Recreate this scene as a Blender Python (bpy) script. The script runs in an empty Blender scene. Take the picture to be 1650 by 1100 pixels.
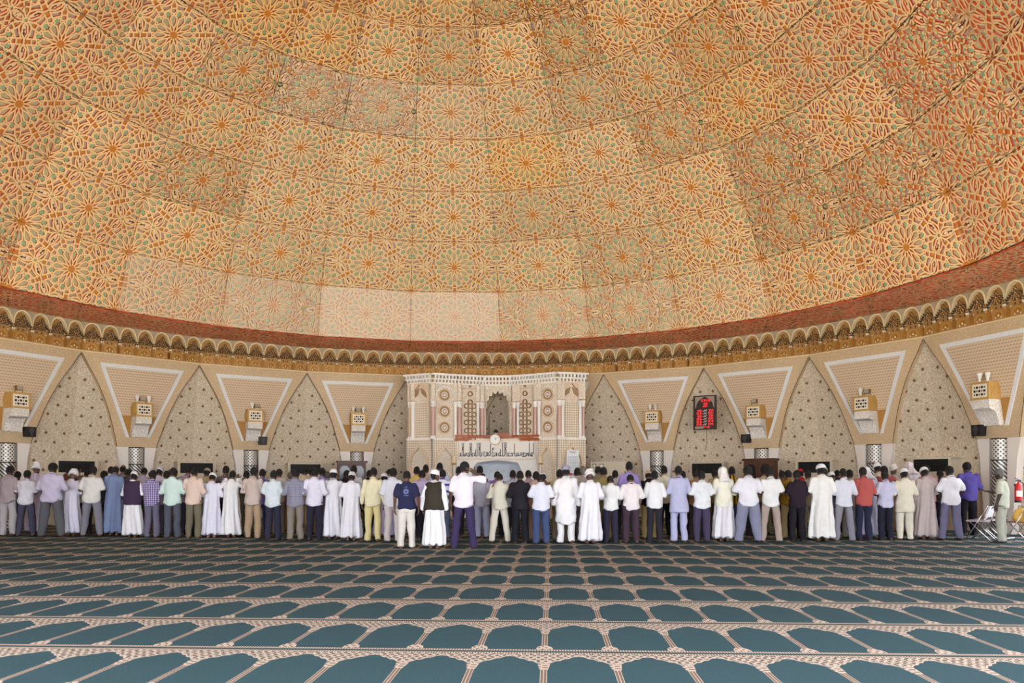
import bpy, math, random
import numpy as np
from mathutils import Matrix, Vector

# ------------------------------------------------------------------ camera, world, exposure
SC = bpy.context.scene
COL = SC.collection
FPX, CX0, YH, HC = 1270.0, 825.0, 773.0, 1.42        # focal length in px, centre column, horizon row, eye height
cam_data = bpy.data.cameras.new('camera')
cam_data.sensor_width = 36.0
cam_data.lens = FPX / 1650.0 * 36.0
cam_data.shift_y = (YH - 550.0) / 1650.0
cam_data.clip_end = 300
cam = bpy.data.objects.new('camera', cam_data)
cam.location = (0, 0, HC)
cam.rotation_euler = (math.pi / 2, 0, 0)
COL.objects.link(cam)
SC.camera = cam
SC.view_settings.view_transform = 'Standard'
SC.view_settings.look = 'None'
SC.view_settings.gamma = 1.0
SC.view_settings.use_curve_mapping = False
SC.view_settings.exposure = 0.92

world = bpy.data.worlds.new('sky')
SC.world = world
world.use_nodes = True
_bg = world.node_tree.nodes['Background']
_bg.inputs[0].default_value = (0.90, 0.95, 1.0, 1)
_bg.inputs[1].default_value = 5.6
# midday sun on added, unseen pale ground; its bounce through the open rear lights the hall
_sl = bpy.data.lights.new('sun', 'SUN'); _sl.energy = 12.0; _sl.angle = 0.01; _sl.color = (1.0, 0.95, 0.87)
_so = bpy.data.objects.new('sun', _sl); COL.objects.link(_so)
_so.rotation_euler = (math.radians(14), math.radians(4), 0)


# ------------------------------------------------------------------ node helpers
class X:
    """a float socket with operators"""
    nt = None
    def __init__(s, k): s.k = k
    @staticmethod
    def op(o, *a):
        n = X.nt.nodes.new('ShaderNodeMath'); n.operation = o
        for i, v in enumerate(a):
            if isinstance(v, X): X.nt.links.new(v.k, n.inputs[i])
            else: n.inputs[i].default_value = v
        return X(n.outputs[0])
    def __add__(s, o): return X.op('ADD', s, o)
    __radd__ = __add__
    def __sub__(s, o): return X.op('SUBTRACT', s, o)
    def __rsub__(s, o): return X.op('SUBTRACT', o, s)
    def __mul__(s, o): return X.op('MULTIPLY', s, o)
    __rmul__ = __mul__
    def __truediv__(s, o): return X.op('DIVIDE', s, o)
    def lt(s, o): return X.op('LESS_THAN', s, o)
    def gt(s, o): return X.op('GREATER_THAN', s, o)
    def fr(s): return X.op('FRACT', s)
    def ab(s): return X.op('ABSOLUTE', s)
    def sin(s): return X.op('SINE', s)
    def pw(s, e): return X.op('POWER', s, e)


def mixc(fac, a, b):
    n = X.nt.nodes.new('ShaderNodeMix'); n.data_type = 'RGBA'
    for i, v in ((0, fac), (6, a), (7, b)):
        if isinstance(v, X): X.nt.links.new(v.k, n.inputs[i])
        elif isinstance(v, tuple): n.inputs[i].default_value = (*v[:3], 1)
        elif isinstance(v, (int, float)): n.inputs[i].default_value = v
        else: X.nt.links.new(v, n.inputs[i])
    return n.outputs[2]


def mulc(a, b):
    n = X.nt.nodes.new('ShaderNodeMix'); n.data_type = 'RGBA'; n.blend_type = 'MULTIPLY'
    n.inputs[0].default_value = 1
    for i, v in ((6, a), (7, b)):
        if isinstance(v, tuple): n.inputs[i].default_value = (*v[:3], 1)
        else: X.nt.links.new(v, n.inputs[i])
    return n.outputs[2]


def new_mat(name, rough=0.6, metal=0.0, spec=0.4):
    m = bpy.data.materials.new(name); m.use_nodes = True
    X.nt = m.node_tree
    b = X.nt.nodes['Principled BSDF']
    b.inputs['Roughness'].default_value = rough
    b.inputs['Metallic'].default_value = metal
    b.inputs['Specular IOR Level'].default_value = spec
    return m, b


def setc(b, c):
    if isinstance(c, tuple): b.inputs['Base Color'].default_value = (*c[:3], 1)
    else: X.nt.links.new(c, b.inputs['Base Color'])


def coords(kind='Object'):
    t = X.nt.nodes.new('ShaderNodeTexCoord')
    s = X.nt.nodes.new('ShaderNodeSeparateXYZ')
    X.nt.links.new(t.outputs[kind], s.inputs[0])
    return t.outputs[kind], X(s.outputs[0]), X(s.outputs[1]), X(s.outputs[2])


def noise(vec, scale, detail=3.0, rough=0.6):
    n = X.nt.nodes.new('ShaderNodeTexNoise')
    X.nt.links.new(vec, n.inputs['Vector'])
    n.inputs['Scale'].default_value = scale; n.inputs['Detail'].default_value = detail
    n.inputs['Roughness'].default_value = rough
    return X(n.outputs[0])


def voro(vec, scale, feature='F1', rand=1.0):
    n = X.nt.nodes.new('ShaderNodeTexVoronoi'); n.feature = feature
    X.nt.links.new(vec, n.inputs['Vector'])
    n.inputs['Scale'].default_value = scale; n.inputs['Randomness'].default_value = rand
    return X(n.outputs['Distance'])


def bump(b, h, strength=0.3, dist=0.01):
    n = X.nt.nodes.new('ShaderNodeBump')
    n.inputs['Strength'].default_value = strength; n.inputs['Distance'].default_value = dist
    X.nt.links.new(h.k, n.inputs['Height'])
    X.nt.links.new(n.outputs[0], b.inputs['Normal'])


def sm(x, a, b):
    n = X.nt.nodes.new('ShaderNodeMapRange'); n.interpolation_type = 'SMOOTHSTEP'
    X.nt.links.new(x.k, n.inputs[0])
    n.inputs[1].default_value = a; n.inputs[2].default_value = b
    return X(n.outputs[0])


def srgb(r, g, b):
    f = lambda v: (v / 255 / 12.92) if v <= 10 else ((v / 255 + 0.055) / 1.055) ** 2.4
    return (f(r), f(g), f(b))


_pl = {}
def plain(name, rgb, rough=0.6, metal=0.0, var=0.12, scale=9.0, bumpy=0.0, emit=0.0):
    """painted / stone / metal surface with a little procedural mottling"""
    if name in _pl: return _pl[name]
    m, b = new_mat(name, rough, metal)
    v, x, y, z = coords()
    c = srgb(*rgb)
    n = noise(v, scale)
    setc(b, mixc(n, tuple(k * (1 - var) for k in c), tuple(min(1, k * (1 + var)) for k in c)))
    if bumpy: bump(b, noise(v, scale * 6), bumpy)
    if emit:
        b.inputs['Emission Color'].default_value = (*c, 1); b.inputs['Emission Strength'].default_value = emit
    _pl[name] = m
    return m


# ------------------------------------------------------------------ mesh helpers
class MB:
    """collects faces with material slots, builds one mesh"""
    def __init__(s): s.v = []; s.f = []; s.m = []
    def poly(s, pts, mi=0):
        n = len(s.v); s.v += [tuple(p) for p in pts]; s.f.append(tuple(range(n, n + len(pts)))); s.m.append(mi)
    def box(s, x0, y0, z0, x1, y1, z1, mi=0):
        n = len(s.v)
        s.v += [(x0, y0, z0), (x1, y0, z0), (x1, y1, z0), (x0, y1, z0), (x0, y0, z1), (x1, y0, z1), (x1, y1, z1), (x0, y1, z1)]
        for q in ((3, 2, 1, 0), (4, 5, 6, 7), (0, 1, 5, 4), (1, 2, 6, 5), (2, 3, 7, 6), (3, 0, 4, 7)):
            s.f.append(tuple(n + i for i in q)); s.m.append(mi)
    def prism(s, pts, y0, y1, mi=0, side=None, back=True):
        """polygon in xz (counter-clockwise seen from -y) pulled from y1 to y0 (y0 is the front)"""
        k = len(pts); n = len(s.v)
        s.v += [(p[0], y0, p[1]) for p in pts] + [(p[0], y1, p[1]) for p in pts]
        s.f.append(tuple(range(n, n + k))); s.m.append(mi)
        if back: s.f.append(tuple(range(n + 2 * k - 1, n + k - 1, -1))); s.m.append(mi)
        for i in range(k):
            j = (i + 1) % k
            s.f.append((n + j, n + i, n + k + i, n + k + j)); s.m.append(mi if side is None else side)
    def strip(s, outer, inner, y0, y1, mi=0, closed=True):
        """frame between two outlines of equal length, front at y0, depth to y1"""
        k = len(outer)
        for i in range(k if closed else k - 1):
            j = (i + 1) % k
            a, b, c, d = outer[i], outer[j], inner[j], inner[i]
            s.poly([(a[0], y0, a[1]), (b[0], y0, b[1]), (c[0], y0, c[1]), (d[0], y0, d[1])], mi)
            s.poly([(b[0], y0, b[1]), (a[0], y0, a[1]), (a[0], y1, a[1]), (b[0], y1, b[1])], mi)
            s.poly([(d[0], y0, d[1]), (c[0], y0, c[1]), (c[0], y1, c[1]), (d[0], y1, d[1])], mi)
    def tube(s, pts, r, seg=8, mi=0, cap=True):
        pts = [Vector(p) for p in pts]; rs = r if isinstance(r, (list, tuple)) else [r] * len(pts)
        n = len(s.v); up = Vector((0, 0, 1))
        for i, p in enumerate(pts):
            d = (pts[min(i + 1, len(pts) - 1)] - pts[max(i - 1, 0)]).normalized()
            a = d.cross(up)
            if a.length < 1e-3: a = d.cross(Vector((1, 0, 0)))
            a.normalize(); b = a.cross(d)
            for k in range(seg):
                t = 2 * math.pi * k / seg
                s.v.append(tuple(p + (a * math.cos(t) + b * math.sin(t)) * rs[i]))
        for i in range(len(pts) - 1):
            for k in range(seg):
                q = (k + 1) % seg
                s.f.append((n + i * seg + k, n + i * seg + q, n + (i + 1) * seg + q, n + (i + 1) * seg + k)); s.m.append(mi)
        if cap:
            s.f.append(tuple(n + k for k in reversed(range(seg)))); s.m.append(mi)
            e = n + (len(pts) - 1) * seg
            s.f.append(tuple(e + k for k in range(seg))); s.m.append(mi)
    def lathe(s, prof, seg=20, c=(0, 0, 0), mi=0, a0=0.0, a1=2 * math.pi):
        n = len(s.v); full = abs(a1 - a0 - 2 * math.pi) < 1e-6; m = seg if full else seg + 1
        for r, z in prof:
            for k in range(m):
                t = a0 + (a1 - a0) * k / seg
                s.v.append((c[0] + r * math.cos(t), c[1] + r * math.sin(t), c[2] + z))
        for i in range(len(prof) - 1):
            for k in range(seg):
                q = (k + 1) % m
                s.f.append((n + i * m + k, n + i * m + q, n + (i + 1) * m + q, n + (i + 1) * m + k)); s.m.append(mi)
    def disc(s, cx, cz, r, y, seg=20, mi=0):
        s.poly([(cx + r * math.cos(2 * math.pi * k / seg), y, cz + r * math.sin(2 * math.pi * k / seg)) for k in range(seg)], mi)
    def mesh(s, name, mats, smooth=False):
        me = bpy.data.meshes.new(name)
        me.from_pydata(s.v, [], s.f)
        for m in mats: me.materials.append(m)
        me.polygons.foreach_set('material_index', s.m)
        if smooth: me.polygons.foreach_set('use_smooth', [True] * len(s.f))
        me.update()
        return me
    def build(s, name, mats, parent=None, mw=None, smooth=False):
        if not isinstance(mats, (list, tuple)): mats = [mats]
        return link(name, s.mesh(name, mats, smooth), parent, mw)


def link(name, data, parent=None, mw=None):
    o = bpy.data.objects.new(name, data); COL.objects.link(o)
    if parent is not None: o.parent = parent
    if mw is not None: o.matrix_local = mw
    return o


def thing(name, label, cat, mw=None, group=None):
    o = link(name, None, None, mw); o.empty_display_size = 0.2
    return tag(o, label, cat, group)


def tag(o, label=None, cat=None, group=None, kind=None):
    if label: o['label'] = label
    if cat: o['category'] = cat
    if group: o['group'] = group
    if kind: o['kind'] = kind
    return o


def frame_at(x, y, z, ang):
    """local x to the right, local -y towards the hall; ang = direction the back faces (0 = away from the camera)"""
    return Matrix.Translation((x, y, z)) @ Matrix.Rotation(-ang, 4, 'Z')


def pix(px, Y): return (px - CX0) / FPX * Y
def hgt(py, Y): return HC + (YH - py) / FPX * Y


# ------------------------------------------------------------------ hall geometry (24-sided)
U = 4.1
AX, AY = -0.389 * U, 4.011 * U                  # axis of the dome on the floor
RW = 3.596 * U                                  # wall circumradius at the cornice
DA = 2 * math.pi / 24; CA = math.cos(DA / 2)
PH = -0.955
ang = lambda k: PH + k * DA
APO = RW * CA
HWID = RW * math.sin(DA / 2)
H_CB, H_CT = HC + 1.0 * U, HC + 1.228 * U       # cornice bottom / top
TILT = 0.19
def wall_mw(k, off=0.0, z=0.0):
    """frame on side k: origin on the axis of the side, y grows outward, x to the right seen from the hall"""
    a = ang(k + .5)
    return frame_at(AX + (APO + off) * math.sin(a), AY + (APO + off) * math.cos(a), z, a)
def tilt(h): return TILT * max(0.0, 5.45 - max(h, 2.0))

REC = 0.15
# ------------------------------------------------------------------ materials of the hall
def carpet_mat():
    m, b = new_mat('carpet_weave', 0.95, 0, 0.1)
    v, x, y, z = coords()
    w, w0, s, d0 = 0.3867 * HC, -0.038 * HC, 0.9659 * HC, 4.595 * HC
    uu = (x - w0) / w; vv = (y - d0) / s
    fu = ((uu + 0.5).fr() - 0.5).ab()
    fv = vv.fr()
    nz = noise(v, 60, 2); nl = noise(v, 1.3, 3)
    teal = mixc(nz, srgb(34, 56, 64), srgb(60, 85, 94))
    teal = mixc(nl * 0.5, teal, srgb(44, 69, 74))
    cream = mixc(nz, srgb(150, 135, 124), srgb(192, 178, 166))
    brown = mixc(nz, srgb(88, 74, 66), srgb(122, 104, 92))
    t = fu * 2
    edge = 0.67 + 0.215 * t + 0.008 * (t * 24).sin()
    span = fv.gt(edge)
    dots = ((uu * (2 * math.pi * 9)).sin() * (vv * (2 * math.pi * 11)).sin())
    dots2 = ((uu * (2 * math.pi * 5) + 1).sin() * (vv * (2 * math.pi * 19)).sin())
    sp = mixc(dots.gt(0.15), cream, brown)
    sp = mixc(dots2.gt(0.62), sp, srgb(66, 84, 82))
    sp = mixc((fv - edge).lt(0.02), sp, cream)
    col = mixc(span, teal, sp)
    # pillars between the niches
    pil = fu.lt(0.047) * fv.gt(0.15) * fv.lt(0.57)
    pc = mixc(fu.gt(0.038) + fu.lt(0.006), brown, cream)
    col = mixc(pil, col, pc)
    capm = fu.lt(0.055 + (fv - 0.54) * 0.25) * fv.gt(0.55) * fv.lt(0.69)
    col = mixc(capm, col, mixc(dots2.gt(0.2), cream, brown))
    q = (fv - 0.07) / 0.11
    base = (fu / 0.13) * (fu / 0.13) + q * q
    col = mixc(base.lt(1.0) * fv.lt(0.2), col, mixc(dots.gt(0.4), cream, brown))
    bnd = fv.lt(0.06) + fv.gt(0.94)
    dl = mixc((uu * 24).fr().gt(0.42), brown, cream)
    col = mixc(bnd, col, dl)
    ln = fv.lt(0.02) + fv.gt(0.978)
    col = mixc(ln, col, srgb(48, 68, 70))
    setc(b, col)
    bump(b, noise(v, 220, 2), 0.4, 0.004)
    return m


def wall_dots_mat():
    m, b = new_mat('dotted_terrazzo', 0.55, 0, 0.35)
    v, x, y, z = coords()
    n = sm(noise(v, 20, 5, 0.8), .34, .66); n2 = noise(v, 2.0, 3)
    c = mixc(n, srgb(170, 150, 124), srgb(236, 226, 210))
    c = mixc(n2 * 0.5, c, srgb(186, 168, 140))
    # painted rosettes on a staggered grid
    px, pz = 0.56, 0.58
    xs = x * 0.985 / (1 + TILT * (5.45 - z) / (APO + REC))
    def dot(ox, oz):
        dx = ((xs / px + ox).fr() - 0.5).ab() * px
        dz = ((z / pz + oz).fr() - 0.5).ab() * pz
        return dx * dx + dz * dz + 0.0012 * (dx * 60).sin() * (dz * 60).sin()
    d = X.op('MINIMUM', dot(0.0, 0.0), dot(0.5, 0.5))
    c = mixc(d.lt(0.0028), c, srgb(128, 104, 74))
    c = mixc(d.lt(0.0008), c, srgb(92, 74, 54))
    setc(b, c); bump(b, n, 0.15, 0.01)
    return m


def mosaic_mat(name, ca, cb, sc=26.0, n0=1.6):
    m, b = new_mat(name, 0.5, 0, 0.4)
    v, x, y, z = coords()
    d = voro(v, sc); n = noise(v, n0, 3)
    c = mixc(d, srgb(*ca), srgb(*cb))
    c = mixc(n * 0.45, c, srgb(*[int(k * 0.86) for k in ca]))
    setc(b, c); bump(b, d, 0.3, 0.01)
    return m


def scale_mat():
    m, b = new_mat('fish_scale_relief', 0.5, 0, 0.4)
    v, x, y, z = coords()
    r = (z * 12.0)
    row = X.op('FLOOR', r)
    fx = ((x * 11.0 + row * 0.5).fr() - 0.5)
    fz = r.fr()
    d = X.op('SQRT', fx * fx + fz * fz * 0.5)
    n = noise(v, 30, 3)
    c = mixc(sm(d, 0.25, 0.55), srgb(194, 164, 128), srgb(226, 208, 186))
    c = mixc(n * 0.5, c, srgb(190, 160, 124))
    setc(b, c); bump(b, d, 0.5, 0.02)
    return m


def column_mat():
    m, b = new_mat('silver_mosaic', 0.3, 0.0, 0.6)
    v, x, y, z = coords()
    th = X.op('ARCTAN2', y, x)
    s = ((th * 2.0 + z * 9.0).fr()).gt(0.45)
    s2 = ((th * 2.0 - z * 9.0).fr()).gt(0.45)
    up = z.gt(1.95)
    f = up * (s * s2) + (1 - up) * s
    setc(b, mixc(f, srgb(214, 210, 204), srgb(44, 42, 40)))
    return m


def carve_mat(name, hi, lo, sc=16.0, kind=0):
    """fine carved plaster tracery"""
    m, b = new_mat(name, 0.7, 0, 0.25)
    v, x, y, z = coords()
    if kind == 0:
        d = voro(v, sc, 'DISTANCE_TO_EDGE')
        f = sm(d, 0.02, 0.16)
    else:
        k = 2 * math.pi * sc / 2.6
        f = sm((((x + z) * k).sin() * ((x - z) * k).sin()), -0.2, 0.25)
    n = noise(v, 3, 2)
    c = mixc(f, srgb(*hi), srgb(*lo)); c = mixc(n * 0.3, c, srgb(*hi))
    setc(b, c); bump(b, 1 - f, 0.5, 0.015)
    return m


M_CARPET = carpet_mat()
M_DOTS = wall_dots_mat()
M_GOLDMOS = mosaic_mat('gold_mosaic', (196, 164, 122), (230, 208, 178), 30)
M_SCALE = scale_mat()
M_WFRAME = plain('white_blue_marble_trim', (226, 226, 228), 0.35, var=0.06)
M_GOLDPL = plain('ochre_plaster', (176, 128, 62), 0.6, var=0.15, bumpy=0.2)
M_STUB = plain('white_marble', (226, 218, 212), 0.35, var=0.07, scale=3)
M_COLUMN = column_mat()
M_DARK = plain('dark_bronze', (52, 40, 32), 0.5, 0.3)
M_EDGE = plain('dark_joint', (96, 76, 52), 0.8)
M_GOLD = plain('gilt', (196, 150, 74), 0.4, 0.35, var=0.2)
M_CREAM = plain('cream_paint', (226, 204, 160), 0.6)


# dome panels: the object colour tints one whole panel (fresh or amber, or whitened to paint reflected light in)
def dome_mat(name, rgb, rough=0.5, var=0.12):
    m, b = new_mat(name, rough, 0, 0.4)
    v, x, y, z = coords()
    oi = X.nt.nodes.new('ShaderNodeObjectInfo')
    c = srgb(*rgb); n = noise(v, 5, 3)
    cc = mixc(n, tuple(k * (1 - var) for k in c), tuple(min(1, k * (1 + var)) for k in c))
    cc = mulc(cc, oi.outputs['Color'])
    reflect_mix = 1 - X(oi.outputs['Alpha'])
    setc(b, mixc(reflect_mix, cc, srgb(236, 224, 214)))
    return m

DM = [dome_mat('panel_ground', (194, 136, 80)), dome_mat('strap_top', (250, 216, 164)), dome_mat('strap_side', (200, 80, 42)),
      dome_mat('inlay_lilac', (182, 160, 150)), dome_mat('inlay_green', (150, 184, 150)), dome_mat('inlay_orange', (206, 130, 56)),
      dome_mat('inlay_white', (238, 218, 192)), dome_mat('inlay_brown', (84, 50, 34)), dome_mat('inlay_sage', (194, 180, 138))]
GROUND, STOP, SSIDE, LILAC, GREEN, ORANGE, IVORY, BROWN, SAGE = range(9)

# ------------------------------------------------------------------ floor
mb = MB()
mb.poly([(-22, 2.2, 0), (22, 2.2, 0), (22, 38, 0), (-22, 38, 0)])
floor = mb.build('floor', M_CARPET, None, Matrix.Rotation(-0.0493, 4, 'Z'))
tag(floor, 'teal prayer carpet woven with rows of cream arched niches', 'carpet', kind='structure')

mb = MB(); mb.poly([(-80, -70, -.02), (80, -70, -.02), (80, 60, -.02), (-80, 60, -.02)])
bounce_plane = mb.build('bounce_ground', plain('bounce_pale', (226, 218, 204), .8, var=.08, scale=1.5))  # unseen pale ground, added to bounce sunlight up into the dome
tag(bounce_plane, 'added unseen pale ground that bounces sunlight into the hall', 'light bounce', kind='structure')

# ------------------------------------------------------------------ dome
prof = [(3.596, 1.228), (3.078, 1.243)]
LA = 0.433
for L_, be in ((.433, 70), (.437, 58.6), (.43, 49.8), (.42, 45), (.412, 41), (.405, 36), (.40, 30), (.40, 24)):
    r, h = prof[-1]
    prof.append((r - L_ * math.cos(math.radians(be)), h + L_ * math.sin(math.radians(be))))
prof = [(r * U, HC + h * U) for r, h in prof]
mb = MB()
shell = [(RW + 1.6, H_CB - .2), (RW + 1.6, H_CT + .1)] + [(r + 0.14, h + 0.14) for r, h in prof[1:]] + [(0.01, prof[-1][1] + .5)]
for (r0, h0), (r1, h1) in zip(shell, shell[1:]):
    for k in range(24):
        a, c = ang(k), ang(k + 1)
        P = lambda r, t, h: (AX + r * math.sin(t), AY + r * math.cos(t), h)
        mb.poly([P(r0, a, h0), P(r0, c, h0), P(r1, c, h1), P(r1, a, h1)])
dome = mb.build('ceiling', plain('dome_backing', (150, 104, 60), 0.8))
tag(dome, 'vast orange dome lined with carved star rosette panels', 'dome', kind='structure')


def clip(poly, planes):
    for (nx, ny, d) in planes:           # keep nx*x+ny*y <= d
        out = []
        for i in range(len(poly)):
            p, q = poly[i], poly[(i + 1) % len(poly)]
            a, c = nx * p[0] + ny * p[1] - d, nx * q[0] + ny * q[1] - d
            if a <= 0: out.append(p)
            if (a < 0 < c) or (c < 0 < a):
                t = a / (a - c); out.append((p[0] + (q[0] - p[0]) * t, p[1] + (q[1] - p[1]) * t))
        poly = out
        if len(poly) < 3: return None
    return poly


def rosette_panel(name, wb, wt, L, a, y0):
    """trapezoid plate with raised straps; a = lattice constant, a star sits at (0, y0)"""
    mb = MB(); g = 0.012
    hb, ht = wb / 2 - g, wt / 2 - g
    sx, sy = L, hb - ht; nl = math.hypot(sx, sy)
    planes = [(sx / nl, sy / nl, hb * sx / nl), (-sx / nl, sy / nl, hb * sx / nl), (0, -1, -g), (0, 1, L - g)]
    mb.poly([(-hb, g, 0), (hb, g, 0), (ht, L - g, 0), (-ht, L - g, 0)], GROUND)
    SH, IH, SW = 0.048, 0.012, 0.0116 * a
    def fill(pts, mi, z=IH):
        q = clip(pts, planes)
        if q: mb.poly([(p[0], p[1], z) for p in q], mi)
    def strap(p, q, w=SW):
        dx, dy = q[0] - p[0], q[1] - p[1]; l = math.hypot(dx, dy)
        if l < 1e-6: return
        dx /= l; dy /= l; nx, ny = -dy * w, dx * w; e = w * 0.6
        r = clip([(p[0] - nx - dx * e, p[1] - ny - dy * e), (q[0] - nx + dx * e, q[1] - ny + dy * e), (q[0] + nx + dx * e, q[1] + ny + dy * e), (p[0] + nx - dx * e, p[1] + ny - dy * e)], planes)
        if not r: return
        mb.poly([(k[0], k[1], SH) for k in r], STOP)
        for i in range(len(r)):
            u_, v_ = r[i], r[(i + 1) % len(r)]
            mb.poly([(u_[0], u_[1], 0), (v_[0], v_[1], 0), (v_[0], v_[1], SH), (u_[0], u_[1], SH)], SSIDE)
    def loop(ps, closed=True):
        for i in range(len(ps) if closed else len(ps) - 1): strap(ps[i], ps[(i + 1) % len(ps)])
    done = set()
    for i in range(-3, 4):
        for j in range(-3, 4):
            cx = i * math.sqrt(3) / 2 * a; cy = y0 + (j + (i % 2) * 0.5) * a
            if abs(cx) > hb + .6 * a or cy < -.6 * a or cy > L + .6 * a: continue
            def P(r, th, t=0.0):
                c, s = math.cos(th), math.sin(th)
                return (cx + a * (r * c - t * s), cy + a * (r * s + t * c))
            fill([P(.078 if k % 2 else .05, k * math.pi / 12) for k in range(24)], ORANGE, SH)
            for k in range(12):
                th = k * math.pi / 6; ph = th + math.pi / 12
                o = [(.10, 0), (.17, .034), (.255, .05), (.315, 0), (.255, -.05), (.17, -.034)]
                fill([P(r, th, t) for r, t in o], LILAC)
                fill([P(.15, th), P(.21, th, .022), P(.265, th, .018), P(.28, th), P(.265, th, -.018), P(.21, th, -.022)], SAGE, IH + .01)
                loop([P(r, th, t) for r, t in o])
                strap(P(.06, th), P(.10, th))
                fill([P(.262, ph), P(.31, ph, .034), P(.352, ph, .03), P(.342, ph), P(.352, ph, -.03), P(.31, ph, -.034)], GREEN, IH + .012)
                fill([P(.34, th, .026), P(.34, th, -.026), P(.368, th, -.026), P(.368, th, .026)], LILAC)
                e0, e1, ew = (.415, .472, .034) if k % 2 else (.405, .440, .028)
                fill([P(e0, th, ew), P(e0, th, -ew), P(e1, th, -ew), P(e1, th, ew)], ORANGE, IH + .012)
                if k % 2: strap(P(.5, th, -.05), P(.5, th, .05)) if th < math.pi else None
                else: fill([P(.455, th, .034), P(.455, th, -.034), P(.535, th)], SAGE, IH + .006); strap(P(.45, th, .04), P(.545, th)); strap(P(.45, th, -.04), P(.545, th))
                strap(P(.402, th, -.04), P(.402, th, .04))
                fill([P(.395, ph, .048), P(.385, ph), P(.395, ph, -.048), P(.43, ph, -.052), P(.425, ph), P(.43, ph, .052)], LILAC, IH + .008)
                for t in (-.04, .04): strap(P(.30, th, t), P(.47, th, t))
                strap(P(.325, th), P(.378, ph)); strap(P(.378, ph), P(.325, th + math.pi / 6))
                strap(P(.39, th, .04), P(.375, th + math.pi / 6, -.04))
                strap(P(.46, th, .04), P(.445, ph)); strap(P(.445, ph), P(.46, th + math.pi / 6, -.04))
            for k in range(6):
                th = math.pi / 6 + k * math.pi / 3
                mid = P(.5, th); key = (round(mid[0], 3), round(mid[1], 3))
                if key not in done:
                    done.add(key)
                    for sg in (-1, 1):
                        Q = lambda l, t: P(.5 + t, th, sg * l)
                        fill([Q(.045, 0), Q(.11, .03), Q(.20, .022), Q(.235, 0), Q(.20, -.022), Q(.11, -.03)], IVORY)
                        fill([Q(.06, 0), Q(.11, .02), Q(.11, -.02)], BROWN, IH + .004)
                        fill([Q(.11, .008), Q(.14, .008), Q(.16, .02), Q(.16, -.02), Q(.14, -.008), Q(.11, -.008)], BROWN, IH + .004)
                        loop([Q(.035, 0), Q(.11, .04), Q(.22, .028), Q(.25, 0), Q(.22, -.028), Q(.11, -.04)])
                vt = P(1 / math.sqrt(3), th + math.pi / 6); key = (round(vt[0], 3), round(vt[1], 3), 1)
                if key not in done:
                    done.add(key)
                    o = [(vt[0] + a * .036 * math.cos(q * math.pi / 4), vt[1] + a * .036 * math.sin(q * math.pi / 4)) for q in range(8)]
                    fill(o, GREEN, IH + .012); loop(o)
    return mb.mesh(name, DM)


rng = random.Random(4)
rowmesh = []
for j in range(len(prof) - 1):
    (r0, h0), (r1, h1) = prof[j], prof[j + 1]
    L = math.hypot((r0 - r1) * CA, h1 - h0)
    a = LA * U if j == 0 else L
    wb, wt = 2 * r0 * math.sin(DA / 2), 2 * r1 * math.sin(DA / 2)
    rowmesh.append((rosette_panel('dome_panel', wb, wt, L, a, (L + a / 2) if j == 0 else L / 2), L))
REFLECT_TINT = {(1, 2): .46, (1, 3): .5, (1, 1): .28, (1, 0): .22, (1, 4): .2, (1, 5): .12, (1, 6): .10, (5, 2): .18, (5, 3): .1, (5, 1): .12}  # whitening per panel, painting reflected light into its colour
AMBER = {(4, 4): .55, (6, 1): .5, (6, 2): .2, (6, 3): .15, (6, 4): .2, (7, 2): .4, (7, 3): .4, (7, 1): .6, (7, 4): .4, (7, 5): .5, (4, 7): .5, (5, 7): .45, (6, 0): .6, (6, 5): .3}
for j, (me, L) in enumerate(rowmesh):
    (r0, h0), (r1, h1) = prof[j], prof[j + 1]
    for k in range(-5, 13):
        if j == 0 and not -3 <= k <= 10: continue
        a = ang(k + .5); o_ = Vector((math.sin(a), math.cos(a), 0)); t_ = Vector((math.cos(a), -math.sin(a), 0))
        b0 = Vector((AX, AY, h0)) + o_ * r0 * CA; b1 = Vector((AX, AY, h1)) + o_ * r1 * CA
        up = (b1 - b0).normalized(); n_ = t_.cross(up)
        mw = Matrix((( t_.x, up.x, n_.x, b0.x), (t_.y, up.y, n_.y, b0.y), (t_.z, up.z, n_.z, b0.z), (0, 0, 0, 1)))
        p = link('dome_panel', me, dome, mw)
        am = AMBER.get((j, k), .32 if j >= 6 else (.0 if 0 < k < 6 else .16) if j >= 1 else .1); rt = REFLECT_TINT.get((j, k), 0.0)
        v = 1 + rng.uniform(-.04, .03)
        p.color = (v, v * (1 - .16 * am), v * (1 - .5 * am), 1 - rt)

# ------------------------------------------------------------------ wall ring: recessed dotted wall, spandrels, columns, cornice
KS = list(range(-5, 12))           # sides built (side k lies between seams k and k+1)
HW = [(5.46, 1.924), (5.1, 1.72), (4.8, 1.53), (4.5, 1.36), (4.2, 1.21), (3.85, 1.06), (3.55, .95), (3.25, .86), (2.98, .78), (2.75, .715), (2.53, .66)]
wall = link('wall_back', None)
tag(wall, 'ring wall of dotted stone arches and gold spandrels behind the crowd', 'wall', kind='structure')


def tpoly(mb, pts, off, mi=0):
    """polygon on the leaning wall plane: (s, h) points, off = how far outward"""
    mb.poly([(s, tilt(h) + off, h) for s, h in pts], mi)


def tslab(mb, pts, o0, o1, mi=0, side=None):
    tpoly(mb, pts, o0, mi)
    for i in range(len(pts)):
        p, q = pts[i], pts[(i + 1) % len(pts)]
        mb.poly([(q[0], tilt(q[1]) + o0, q[1]), (p[0], tilt(p[1]) + o0, p[1]), (p[0], tilt(p[1]) + o1, p[1]), (q[0], tilt(q[1]) + o1, q[1])], mi if side is None else side)


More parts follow.
